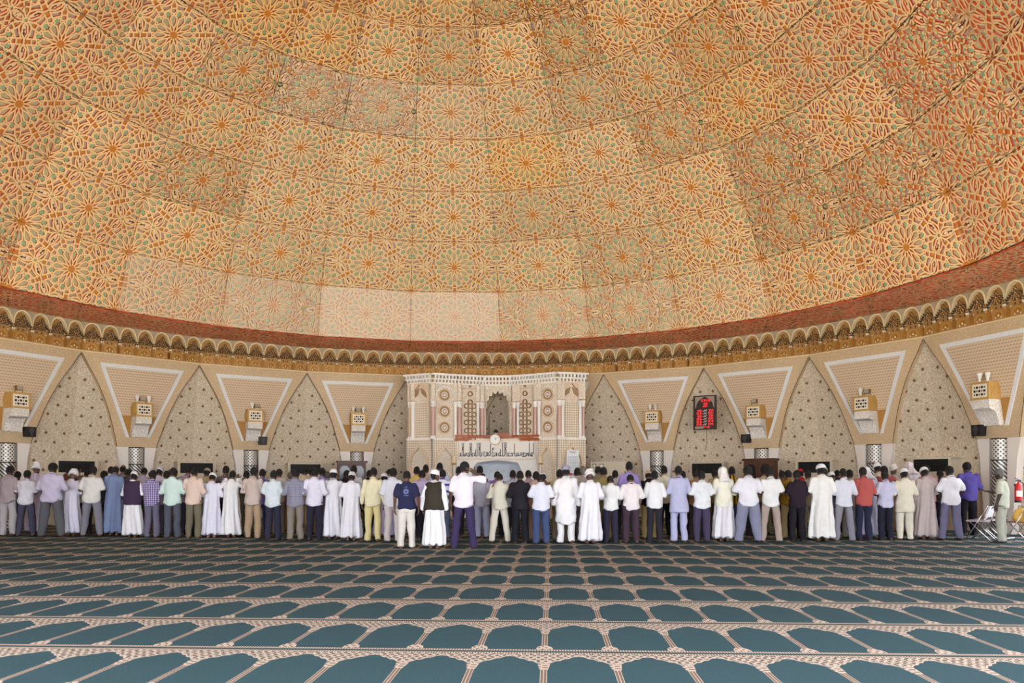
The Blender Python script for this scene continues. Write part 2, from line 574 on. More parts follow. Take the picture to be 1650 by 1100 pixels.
# one side of the dotted wall (its lower part widens because the wall leans out)
mbw = MB()
for h0, h1 in ((5.6, 4.4), (4.4, 3.2), (3.2, 2.0), (2.0, 0.0)):
    w0, w1 = [(APO + tilt(h) + REC) * math.tan(DA / 2) for h in (h0, h1)]
    mbw.poly([(-w1, tilt(h1) + REC, h1), (w1, tilt(h1) + REC, h1), (w0, tilt(h0) + REC, h0), (-w0, tilt(h0) + REC, h0)])
me_wall = mbw.mesh('recessed_wall', [M_DOTS])
# spandrel
mbs = MB()
fl = [(-w, h) for h, w in HW] + [(w, h) for h, w in reversed(HW)]
for (h0, w0), (h1, w1) in zip(HW, HW[1:]):
    mbs.poly([(-w1, tilt(h1), h1), (w1, tilt(h1), h1), (w0, tilt(h0), h0), (-w0, tilt(h0), h0)], 0)
    for sg in (-1, 1):
        q = [(sg * w1, tilt(h1), h1), (sg * w0, tilt(h0), h0), (sg * w0, tilt(h0) + REC, h0), (sg * w1, tilt(h1) + REC, h1)]
        mbs.poly(q if sg < 0 else q[::-1], 0)
        e = .022
        q = [(sg * w1, tilt(h1) - .006, h1), (sg * w0, tilt(h0) - .006, h0), (sg * (w0 - e), tilt(h0) - .006, h0), (sg * (w1 - e), tilt(h1) - .006, h1)]
        mbs.poly(q if sg > 0 else q[::-1], 1)
mbs.poly([(-.66, tilt(2.53), 2.53), (-.66, tilt(2.53) + REC, 2.53), (.66, tilt(2.53) + REC, 2.53), (.66, tilt(2.53), 2.53)], 1)
me_sp = mbs.mesh('spandrel', [M_GOLDMOS, M_EDGE])
mbf = MB()
FO = [(-1.38, 5.21), (-.385, 2.85), (.385, 2.85), (1.38, 5.21)]
FI = [(-1.2, 5.09), (-.285, 2.85), (.285, 2.85), (1.2, 5.09)]
for A, B in ((0, 1), (2, 3), (3, 0)):
    tslab(mbf, [FO[A], FO[B], FI[B], FI[A]], -.035, 0)
me_fr = mbf.mesh('white_frame', [M_WFRAME])
mbi = MB(); tslab(mbi, [(-1.19, 5.08), (-.575, 3.57), (.575, 3.57), (1.19, 5.08)], -.012, .0, 0)
me_in = mbi.mesh('scale_panel', [M_SCALE])
mbi = MB(); tslab(mbi, [(-.57, 3.57), (-.285, 2.86), (.285, 2.86), (.57, 3.57)], -.010, .0, 0)
me_go = mbi.mesh('ochre_panel', [M_GOLDPL])
# white stub piers beside the column
mbp = MB(); d0 = tilt(2.53)
for sg in (-1, 1):
    pts = [(.27, 0), (.40, 0), (.50, 1.2), (.56, 2.0), (.655, 2.53), (.27, 2.53)]
    if sg < 0: pts = [(-x_, z_) for x_, z_ in reversed(pts)]
    mbp.prism(pts, d0 + .02, d0 + REC + .25, 0)
me_st = mbp.mesh('stub_pier', [M_STUB])
mbc = MB(); mbc.lathe([(.235, 0), (.235, 2.53)], 24)
me_co = mbc.mesh('column', [M_COLUMN], True)
mbr = MB()
for z in (1.93, 2.5): mbr.lathe([(.236, z), (.247, z + .005), (.247, z + .03), (.236, z + .035)], 24)
me_ri = mbr.mesh('column_ring', [M_DARK])
# cornice backing with rails
mbk = MB()
ZB, ZT = H_CB, H_CT; HH = ZT - ZB
mbk.box(-HWID, -.02, ZB, HWID, .3, ZT, 0)
mbk.box(-HWID, -.05, ZB - .03, HWID, .1, ZB + .012, 1)
mbk.box(-HWID, -.2, ZT - .035, HWID, .1, ZT, 2)
mbk.box(-HWID, .0, 5.44, HWID, .25, ZB - .03, 3)
me_ck = mbk.mesh('cornice_band', [plain('cornice_ground', (176, 132, 78), .6, .1, var=.55, scale=26), M_CREAM, plain('cornice_edge', (172, 158, 110), .5), M_GOLDMOS])
# one muqarnas niche
NW = 2 * HWID / 7
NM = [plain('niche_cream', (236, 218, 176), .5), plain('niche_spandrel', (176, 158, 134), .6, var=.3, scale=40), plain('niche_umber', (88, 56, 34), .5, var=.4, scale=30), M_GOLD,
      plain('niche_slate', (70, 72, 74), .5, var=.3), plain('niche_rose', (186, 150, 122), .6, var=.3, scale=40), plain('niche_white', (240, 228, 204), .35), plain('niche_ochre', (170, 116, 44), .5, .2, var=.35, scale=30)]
def keel(w, h, n=7, z0=0.0):
    """pointed arch outline, left foot to apex to right foot"""
    L = [(-w * math.cos(t * math.pi / 2) ** .75, z0 + h * math.sin(t * math.pi / 2) ** .9) for t in [i / n for i in range(n)]] + [(0, z0 + h * 1.06)]
    return L + [(-x_, z_) for x_, z_ in reversed(L[:-1])]
mbn = MB(); w = NW / 2
zs, za = .44 * HH, .50 * HH
ao = keel(w * .985, za, 7, zs); ai = keel(w * .89, za * .92, 7, zs)
mbn.strip(ao, ai, -.16, -.02, 0, closed=False)
n = len(ao)
for i in range(n - 1):            # spandrel above the arch
    p, q = ao[i], ao[i + 1]
    mbn.poly([(p[0], -.13, p[1]), (q[0], -.13, q[1]), (q[0], -.13, HH), (p[0], -.13, HH)], 1)
tiers = [(.10, 5, 4), (.22, 5, 2), (.34, 4, 7), (.46, 3, 2), (.58, 3, 4), (.70, 2, 2), (.82, 1, 7)]
for ti, (tz, cnt, mi) in enumerate(tiers):
    zc = zs + za * .84 * (tz - .12); hw_ = w * .78 * max(.12, 1 - tz * .95)
    cw = 2 * hw_ / cnt
    for c in range(cnt):
        x0 = -hw_ + c * cw; x1 = x0 + cw; zz = zc + (0.0 if ti else .0); hh = za * .13
        ydep = -.03 - .016 * ti
        m1 = mi if (c + ti) % 2 else 3
        mid = (x0 + x1) / 2
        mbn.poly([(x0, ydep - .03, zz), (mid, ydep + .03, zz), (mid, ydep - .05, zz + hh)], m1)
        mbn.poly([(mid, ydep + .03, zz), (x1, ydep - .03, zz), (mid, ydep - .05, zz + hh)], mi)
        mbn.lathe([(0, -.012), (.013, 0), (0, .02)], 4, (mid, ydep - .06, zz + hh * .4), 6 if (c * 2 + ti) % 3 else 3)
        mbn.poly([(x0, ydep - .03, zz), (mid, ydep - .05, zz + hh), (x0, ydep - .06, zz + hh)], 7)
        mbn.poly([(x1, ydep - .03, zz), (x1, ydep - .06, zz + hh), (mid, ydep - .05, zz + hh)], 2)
# dark V of cells that hang down at the feet of the arch, pendant drops
for sg in (-1, 1):
    for q, (dx, dz) in enumerate(((.0, -.02), (.02, .05), (.07, .10), (.12, .15), (.165, .21))):
        xx = sg * (w - dx - .012); zz = zs + dz - .03; s_ = .032
        lo = (xx, -.15, zz - .05)
        for (ax, ay), (bx, by) in (((-s_, -.17), (s_, -.17)), ((s_, -.17), (s_, -.05)), ((-s_, -.05), (-s_, -.17))):
            mbn.poly([lo, (xx + bx, by, zz + .02), (xx + ax, ay, zz + .02)], 2 if q % 2 else 4)
        mbn.poly([(xx - s_, -.17, zz + .02), (xx - s_ * .2, -.19, zz + .05), (xx + s_ * .2, -.19, zz + .05), (xx + s_, -.17, zz + .02)], 3)
    mbn.lathe([(.0, -.045), (.02, -.03), (.026, 0), (.016, .022), (0, .03)], 8, (sg * (w - .026), -.17, zs - .085), 6)
    mbn.lathe([(.0, -.10), (.014, -.07), (.022, -.045), (.0, -.03)], 8, (sg * (w - .024), -.15, zs - .085), 3)
# lower frieze: little pointed blind arches
lo_o = keel(w * .62, .20 * HH, 5, .07 * HH); lo_i = keel(w * .44, .16 * HH, 5, .07 * HH)
mbn.strip(lo_o, lo_i, -.06, -.02, 3, closed=False)
mbn.poly([(p[0], -.03, p[1]) for p in reversed(lo_i)], 7)
for sg in (-1, 1): mbn.prism([(sg * w * .95 - .03, .03 * HH), (sg * w * .95 + .03, .03 * HH), (sg * w * .95 + .04, .2 * HH), (sg * w * .95, .30 * HH), (sg * w * .95 - .04, .2 * HH)], -.05, -.02, 7)
mbn.lathe([(0, -.03), (.03, 0), (0, .05)], 6, (0, -.05, .12 * HH), 0)
for sg in (-1, 1):
    mbn.lathe([(0, -.03), (.022, 0), (0, .04)], 4, (sg * w * .3, -.05, .075 * HH), 6)
    mbn.lathe([(0, -.03), (.02, 0), (0, .04)], 4, (sg * w * .68, -.05, .30 * HH), 0)
    mbn.lathe([(0, -.03), (.025, 0), (0, .05)], 4, (sg * w * .25, -.05, .34 * HH), 2)
me_ni = mbn.mesh('muqarnas_niche', NM)

for k in KS:
    mw = wall_mw(k)
    if k != 9: link('recessed_wall', me_wall, wall, mw)      # side 9 is an open doorway arch
    sp = link('spandrel', me_sp, wall, mw)
    link('white_frame', me_fr, sp); link('scale_panel', me_in, sp); link('ochre_panel', me_go, sp)
    link('stub_pier', me_st, wall, mw)
    cmw = mw @ Matrix.Translation((0, d0 + .12, 0))
    c_ = link('column', me_co, wall, cmw)
    link('column_ring', me_ri, c_)
    cb = link('cornice_band', me_ck, wall, mw)
    if not -3 <= k <= 10: continue
    for i in range(7):
        link('muqarnas_niche', me_ni, cb, Matrix.Translation((-HWID + NW * (i + .5), 0, ZB)))
#PART2
# ------------------------------------------------------------------ wall brackets with pierced boxes and lamps
M_BOXGOLD = plain('gilt_wood', (200, 160, 92), .45, .15, var=.15)
M_BOXWHITE = plain('ivory_plate', (232, 222, 204), .5)
M_HOLE = plain('dark_hole', (26, 22, 20), .9)
M_MARB = carve_mat('carved_white_marble', (240, 236, 232), (214, 204, 194), 11)
M_URN = plain('white_lamp_glass', (236, 232, 224), .3)
M_BRASS = plain('dull_brass', (140, 104, 62), .4, .5)
M_BLACK = plain('black_plastic', (22, 22, 24), .45)
BOXF = -0.05                                     # front of the boxes relative to the side plane
mb = MB(); mb.box(-.28, BOXF, 3.55, .28, .42, 3.98, 0)
for x0, x1 in ((-.28, -.255), (.255, .28)): mb.box(x0, BOXF - .015, 3.55, x1, BOXF, 3.98, 0)
mb.box(-.29, BOXF - .02, 3.53, .29, .43, 3.56, 0); mb.box(-.29, BOXF - .02, 3.965, .29, .43, 3.995, 0)
me_box = mb.mesh('box_body', [M_BOXGOLD])
mb = MB(); mb.box(-.225, BOXF - .012, 3.59, .225, BOXF - .001, 3.94, 0)
for i in range(5):
    for j in range(3):
        s_ = .030 if (i + j) % 2 else .018
        cx, cz = -.15 + i * .075, 3.665 + j * .095
        mb.prism([(cx - s_, cz - s_), (cx + s_, cz - s_), (cx + s_, cz + s_), (cx - s_, cz + s_)], BOXF - .016, BOXF - .012, 1, back=False)
me_gri = mb.mesh('pierced_plate', [M_BOXWHITE, M_HOLE])
mb = MB()                                         # round rosette plate, lies in the xz plane
mb.box(-.17, -.012, -.17, .17, 0, .17, 0)
for r0, r1, y0 in ((.13, .10, -.03), (.075, .05, -.03)):
    o = [(r0 * math.cos(t * math.pi / 10), r0 * math.sin(t * math.pi / 10)) for t in range(20)]
    i_ = [(r1 * math.cos(t * math.pi / 10), r1 * math.sin(t * math.pi / 10)) for t in range(20)]
    mb.strip(o, i_, y0, -.012, 0)
me_ros = mb.mesh('rosette_plate', [M_BOXGOLD])
mb = MB()                                         # corbel profile pulled across
pr = [(BOXF + .01, 3.53), (BOXF + .03, 3.30), (BOXF + .10, 3.27), (.16, 3.24), (.25, 3.12), (.30, 2.98), (.33, 2.86), (.62, 2.86), (.5, 3.53)]
n = len(pr)
for i in range(n):
    p, q = pr[i], pr[(i + 1) % n]
    mb.poly([(.26, p[0], p[1]), (-.26, p[0], p[1]), (-.26, q[0], q[1]), (.26, q[0], q[1])])
mb.poly([(-.26, p[0], p[1]) for p in pr]); mb.poly([(.26, p[0], p[1]) for p in reversed(pr)])
me_cor = mb.mesh('corbel', [M_MARB])
mb = MB(); mb.lathe([(0, 0), (.05, 0), (.045, .02), (.03, .05), (.045, .09), (.075, .2), (.08, .23), (.06, .235), (0, .2)], 12)
me_urn = mb.mesh('lamp_glass', [M_URN], True)
mb = MB(); mb.lathe([(.062, 0), (.062, .02), (.05, .022), (0, .022)], 12)
me_ub = mb.mesh('lamp_base', [M_BRASS])
mb = MB(); mb.box(-.09, -.05, .08, .09, .05, .21, 0); mb.tube([(-.11, 0, .0), (-.11, 0, .15)], .01, 6, 0); mb.tube([(.11, 0, .0), (.11, 0, .15)], .01, 6, 0); mb.box(-.11, -.01, 0, .11, .01, .012, 0)
me_fl = mb.mesh('floodlight_housing', [M_BRASS])
mb = MB(); mb.box(-.08, -.056, .09, .08, -.05, .2, 0)
me_fg = mb.mesh('floodlight_glass', [plain('floodlight_lens', (170, 160, 146), .15)])
ORD = {-1: 'at the left edge of the hall', 0: 'second pier from the left', 1: 'third pier from the left', 2: 'pier just left of the carved mihrab', 5: 'pier just right of the carved mihrab', 6: 'pier right of the red prayer clock', 7: 'third pier right of the mihrab', 8: 'pier beside the fire extinguisher'}
LAMPS = {-1: 'f', 0: 'ufu', 1: 'uf', 2: 'ufu', 5: 'uu', 6: 'f', 7: 'uf', 8: 'uu'}
for k in (-1, 0, 1, 2, 5, 6, 7, 8):
    mw = wall_mw(k)
    t = thing('wall_bracket', 'gilt pierced box on white corbel, ' + ORD[k], 'bracket', mw, 'pierced boxes on the piers')
    link('corbel', me_cor, t)
    bx = link('box_body', me_box, t)
    link('pierced_plate', me_gri, bx)
    link('rosette_plate', me_ros, bx, Matrix.Translation((.281, .18, 3.765)) @ Matrix.Rotation(math.pi / 2, 4, 'Z'))
    link('rosette_plate', me_ros, bx, Matrix.Translation((-.281, .18, 3.765)) @ Matrix.Rotation(-math.pi / 2, 4, 'Z'))
    ls = LAMPS[k]
    nu = 0
    for i, ch in enumerate(ls):
        xo = (i - (len(ls) - 1) / 2) * .19
        pm = mw @ Matrix.Translation((xo, .05 + .06 * (i % 2), 3.995))
        if ch == 'u':
            nu += 1
            o = thing('urn_lamp', 'white urn lamp ' + ('left' if i == 0 and len(ls) > 1 else 'right') + ' atop gilt box, ' + ORD[k], 'lamp', pm, 'urn lamps on the boxes')
            link('lamp_glass', me_urn, o, Matrix.Translation((0, 0, .02))); link('lamp_base', me_ub, o)
        else:
            o = thing('floodlight', 'small brass floodlight on gilt box, ' + ORD[k], 'lamp', pm, 'floodlights on the boxes')
            link('floodlight_housing', me_fl, o); link('floodlight_glass', me_fg, o)

# small black loudspeakers hung beside four brackets
mb = MB(); mb.prism([(-.13, 0), (.13, 0), (.15, .3), (-.15, .3)], -.12, .10, 0)
me_spk = mb.mesh('cabinet', [M_BLACK])
mb = MB(); mb.disc(0, .19, .085, -.122, 16, 0); mb.disc(0, .07, .04, -.122, 12, 0)
me_spc = mb.mesh('speaker_cone', [plain('cone_grey', (60, 60, 64), .6)])
mb = MB(); mb.box(-.02, .1, .1, .02, .3, .16, 0)
me_spa = mb.mesh('mount_arm', [M_DARK])
for k, s_, z_, w_ in ((-1, .46, 2.72, 'at the left edge of the hall'), (1, .34, 2.72, 'on third pier from the left'), (6, -.42, 2.72, 'on pier right of the red prayer clock'), (8, -.36, 2.6, 'on pier beside the fire extinguisher')):
    t = thing('loudspeaker', 'small black loudspeaker ' + w_, 'loudspeaker', wall_mw(k) @ Matrix.Translation((s_, tilt(z_) - .22, z_)), 'small wall loudspeakers')
    link('cabinet', me_spk, t); link('speaker_cone', me_spc, t); link('mount_arm', me_spa, t)

# ------------------------------------------------------------------ air conditioners under the arches
M_AC = plain('beige_steel', (206, 194, 172), .5, var=.05)
M_SLOT = plain('vent_black', (14, 16, 16), .7)
mb = MB(); W2 = .66
mb.box(-W2, .0, 0, W2, .55, 1.66, 0); mb.box(-W2, .06, 1.66, W2, .55, 2.04, 0)
mb.box(-W2, 0, 1.66, -W2 + .09, .06, 2.04, 0); mb.box(W2 - .09, 0, 1.66, W2, .06, 2.04, 0); mb.box(-W2, -.02, 2.02, W2, .56, 2.07, 0)
mb.box(W2 - .3, -.006, 1.42, W2 - .18, 0, 1.52, 1)
me_ac = mb.mesh('cabinet', [M_AC, plain('ac_display', (150, 140, 122), .4)])
mb = MB(); mb.box(-W2 + .09, .045, 1.66, W2 - .09, .059, 2.02, 0)
me_acv = mb.mesh('vent_recess', [M_SLOT])
mb = MB()
for i in range(7): mb.prism([(-W2 + .09, 1.685 + i * .048), (W2 - .09, 1.685 + i * .048), (W2 - .09, 1.692 + i * .048), (-W2 + .09, 1.692 + i * .048)], .012, .04, 0)
for i in range(15): mb.box(-.53 + i * .076, .03, 1.67, -.527 + i * .076, .034, 2.01, 0)
me_acs = mb.mesh('louvre_slats', [plain('vent_slat', (46, 48, 46), .5)])
def seam_mw(k, off, z=0.0):
    a = ang(k); r = RW + off
    return frame_at(AX + r * math.sin(a), AY + r * math.cos(a), z, a)
ACL = {0: 'in the leftmost full arch', 1: 'in the second arch from the left', 2: 'in the third arch from the left', 6: 'under the red prayer clock', 7: 'behind the man in the broad white thobe', 8: 'behind the beige thobe at the far right'}
for k in (0, 1, 2, 6, 7, 8):
    t = thing('air_conditioner', 'beige floor-standing air conditioner with black vent, ' + ACL[k], 'air conditioner', seam_mw(k, .28), 'air conditioners under the arches')
    link('cabinet', me_ac, t); link('vent_recess', me_acv, t); link('louvre_slats', me_acs, t)['kind'] = 'stuff'

# ------------------------------------------------------------------ glazed bookcases at two piers
M_WOOD = plain('red_brown_wood', (84, 50, 38), .4, var=.3, scale=6)
M_PANE = plain('dark_glass', (36, 34, 36), .08)
def bookcase(mw, label):
    t = thing('bookcase', label, 'bookcase', mw, 'glazed bookcases')
    mb = MB(); mb.box(-.52, 0, 0, .52, .35, 2.08, 0); mb.box(-.57, -.04, 2.06, .57, .36, 2.14, 0); mb.box(-.55, -.02, 0, .55, .35, .1, 0)
    mb.build('carcass', M_WOOD, t)
    for sg in (-1, 1):
        mb = MB(); c = sg * .26
        o = [(c - .25, .12), (c + .25, .12), (c + .25, 2.04), (c + .1, 2.04), (c - .1, 2.04), (c - .25, 2.04)]
        i_ = [(c - .18, .2), (c + .18, .2), (c + .18, 1.83), (c + .09, 1.95), (c - .09, 1.95), (c - .18, 1.83)]
        mb.strip(o, i_, -.03, 0, 0)
        d = mb.build('door', M_WOOD, t)
        mb = MB(); mb.poly([(p[0], -.012, p[1]) for p in i_]); mb.build('pane', M_PANE, d)
        mb = MB(); mb.tube([(c - sg * .215, -.05, 1.0), (c - sg * .215, -.05, 1.12)], .01, 6); mb.build('handle', M_BRASS, d)
bookcase(frame_at(pix(567, 29.6), 29.6, 0, ang(2.5)), 'dark wooden bookcase with glass doors, left of the mihrab')
bookcase(frame_at(pix(1222, 26.4), 26.4, 0, ang(6.5)), 'dark wooden bookcase with arched glass doors, right of the prayer clock')
# switchboard right of the mihrab
t = thing('switchboard', 'cream metal switchboard with two square meters beside the mihrab', 'switchboard', frame_at(pix(981, 29.3), 29.3, 0, ang(5)))
mb = MB(); mb.box(-.70, 0, 0, -.09, .3, 2.1, 0); mb.box(-.08, 0, 0, .70, .3, 2.1, 0); mb.build('cabinet', M_AC, t)
for x_ in (-.55, -.27): mb = MB(); mb.box(x_ - .07, -.015, 1.88, x_ + .07, 0, 2.02, 0); mb.box(x_ - .05, -.018, 1.9, x_ + .05, -.014, 2.0, 1); mb.build('meter', [M_BLACK, M_BOXWHITE], t)
mb = MB(); mb.box(.6, -.03, 1.6, .63, 0, 1.75); mb.build('handle', M_DARK, t)

# ------------------------------------------------------------------ red digital prayer clock
M_LED = plain('red_led', (255, 46, 56), .4, emit=.45, var=0)
M_BOARD = plain('board_black', (40, 32, 28), .35)
SEGS = {'0': 'abcdef', '1': 'bc', '2': 'abged', '3': 'abgcd', '4': 'fgbc', '5': 'afgcd', '6': 'afgedc', '7': 'abc', '8': 'abcdefg', '9': 'abcdfg'}
def digit(mb, ch, x0, z0, w, h, y, t):
    R = {'a': (0, h - t, w, h), 'd': (0, 0, w, t), 'g': (0, h / 2 - t / 2, w, h / 2 + t / 2), 'f': (0, h / 2, t, h), 'b': (w - t, h / 2, w, h), 'e': (0, 0, t, h / 2), 'c': (w - t, 0, w, h / 2)}
    for s_ in SEGS.get(ch, ''):
        a, b, c, d = R[s_]; mb.box(x0 + a, y - .008, z0 + b, x0 + c, y, z0 + d)
Yb = 27.6
bw, bh = (1154 - 1117) / FPX * Yb, (692 - 637) / FPX * Yb
t = thing('prayer_clock', 'framed black board of glowing red digits hung in the arch', 'clock', frame_at(pix(1135.5, Yb), Yb, hgt(692, Yb), ang(5.9)))
mb = MB(); mb.box(-bw / 2, 0, 0, bw / 2, .10, bh, 0); mb.build('case', M_BOARD, t)
mb = MB(); mb.strip([(-bw / 2, 0), (bw / 2, 0), (bw / 2, bh), (-bw / 2, bh)], [(-bw / 2 + .035, .035), (bw / 2 - .035, .035), (bw / 2 - .035, bh - .035), (-bw / 2 + .035, bh - .035)], -.03, 0, 0); mb.build('frame', M_DARK, t)
M_PALE = plain('board_pale', (150, 136, 128), .5, var=.35, scale=40)
for x0, z0 in ((-.35, .78), (.35, .78)):       # pale corners outside the round top of the dial
    pts = [(x0, .74), (x0, 1.16), (0.0, 1.16)] + [(math.copysign(.31, x0) * math.sin(q), .78 + .34 * math.cos(q)) for q in (.3, .6, .9, 1.2, 1.5)]
    mb = MB(); mb.poly([(p[0], -.004, p[1]) for p in (pts if x0 < 0 else pts[::-1])]); mb.build('face_corner', M_PALE, t)
mb = MB()
mb.box(-.35, -.005, .04, -.05, -.001, .12, 0); mb.build('face_strip', M_PALE, t)
mb = MB()
for i, (l, r) in enumerate((('1205', '1253'), ('0418', '0521'), ('1206', '1225'), ('0336', '0354'), ('0612', '0619'), ('0733', '0745'))):
    z0 = .155 + (5 - i) * .096
    for q in range(4):
        digit(mb, l[q], -.285 + q * .042 + (.012 if q > 1 else 0), z0, .033, .07, -.004, .008)
        digit(mb, r[q], .135 + q * .042 + (.012 if q > 1 else 0), z0, .033, .07, -.004, .008)
for q, ch in enumerate('125436'): digit(mb, ch, -.17 + q * .058 + (q // 2) * .02, .98, .045, .08, -.004, .010)
for q, ch in enumerate('1438'): digit(mb, ch, -.06 + q * .042, .87, .032, .07, -.004, .007)
for q, ch in enumerate('2024'): digit(mb, ch, -.06 + q * .042, .785, .032, .065, -.004, .007)
for q, ch in enumerate('2732'): digit(mb, ch, -.04 + q * .05 + (q // 2) * .03, .055, .036, .07, -.004, .008)
mb.build('red_digits', M_LED, t)
mb = MB()
for i in range(6):                              # white names of the prayers, written as small slanting strokes
    z0 = .175 + i * .096
    mb.tube([(-.08, -.008, z0), (-.03, -.008, z0 - .012), (.03, -.008, z0 + .012), (.08, -.008, z0 + .045)], .008, 5)
    mb.tube([(-.02, -.008, z0 + .02), (.0, -.008, z0 + .05)], .007, 5); mb.tube([(.04, -.008, z0 - .02), (.055, -.008, z0 + .03)], .007, 5)
mb.build('white_script', plain('board_white', (226, 222, 216), .5), t)
mb = MB(); mb.tube([(.05, .06, 0), (.04, .10, -.4), (-.02, .13, -.75)], .008, 5); mb.build('cord', M_DARK, t)

# ------------------------------------------------------------------ mihrab and its balcony facade
MI = thing('mihrab', 'tall carved plaster mihrab facade with balcony arch and inscription', 'mihrab', Matrix.Translation((0, 0, 0)))
M_CARVE = carve_mat('carved_arabesque', (248, 240, 230), (216, 196, 174), 17)
M_LATT = carve_mat('carved_lattice', (240, 228, 212), (190, 168, 144), 15, 1)
M_PLW = plain('white_plaster', (244, 240, 236), .55, var=.05)
M_PLC = plain('cream_plaster', (222, 200, 174), .6, var=.1)
M_PINK = plain('pink_marble', (204, 166, 156), .3, var=.18, scale=20)
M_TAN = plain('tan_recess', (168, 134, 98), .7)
PLAN = [(657, 29.7), (697, 29.2), (735, 29.55), (780, 29.95), (824, 29.9), (868, 29.35), (898, 28.9), (943, 29.2)]
PW = [Vector((pix(p, y), y, 0)) for p, y in PLAN]
ZC0, ZC1, ZM, = 5.02, 5.36, 2.93
def seg_mw(i):
    d = PW[i + 1] - PW[i]
    return Matrix.Translation(PW[i]) @ Matrix.Rotation(math.atan2(d.y, d.x), 4, 'Z'), d.length
def arch_pts(w, z0, z1, lobes=0, n=24, keelp=1.3):
    """opening outline: right foot, up, over, left foot (lobed when asked)"""
    pts = []
    for i in range(n + 1):
        t = math.pi * i / n
        r = 1.0 - (0.15 * abs(math.sin(t * lobes)) if lobes else 0)
        x_ = w * math.cos(t) * r; z_ = z0 + (z1 - z0) * (math.sin(t) ** (1 / keelp)) * r
        if not lobes and abs(t - math.pi / 2) < .3: z_ += (z1 - z0) * .22 * (1 - abs(t - math.pi / 2) / .3)
        pts.append((x_, z_))
    return pts
def wall_with_arch(mb, x0, x1, zb, zt, cx, op, y0, y1, mi=0):
    """plate x0..x1, zb..zt with opening op (listed right to left) centred on cx"""
    o = [(cx + p[0], p[1]) for p in op]
    n = len(o)
    top = []
    for i in range(n):
        f = i / (n - 1)
        top.append((x1 + (x0 - x1) * f, zt))
    for i in range(n - 1):
        mb.poly([(o[i][0], y0, o[i][1]), (top[i][0], y0, zt), (top[i + 1][0], y0, zt), (o[i + 1][0], y0, o[i + 1][1])], mi)
        mb.poly([(o[i][0], y0, o[i][1]), (o[i + 1][0], y0, o[i + 1][1]), (o[i + 1][0], y1, o[i + 1][1]), (o[i][0], y1, o[i][1])], mi)
    for s_, (e, f_) in ((1, (x1, o[0])), (-1, (x0, o[-1]))):
        mb.poly([(f_[0], y0, zb), (e, y0, zb), (e, y0, zt), (f_[0], y0, f_[1])], mi)
        mb.poly([(f_[0], y0, zb), (f_[0], y0, f_[1]), (f_[0], y1, f_[1]), (f_[0], y1, zb)], mi)

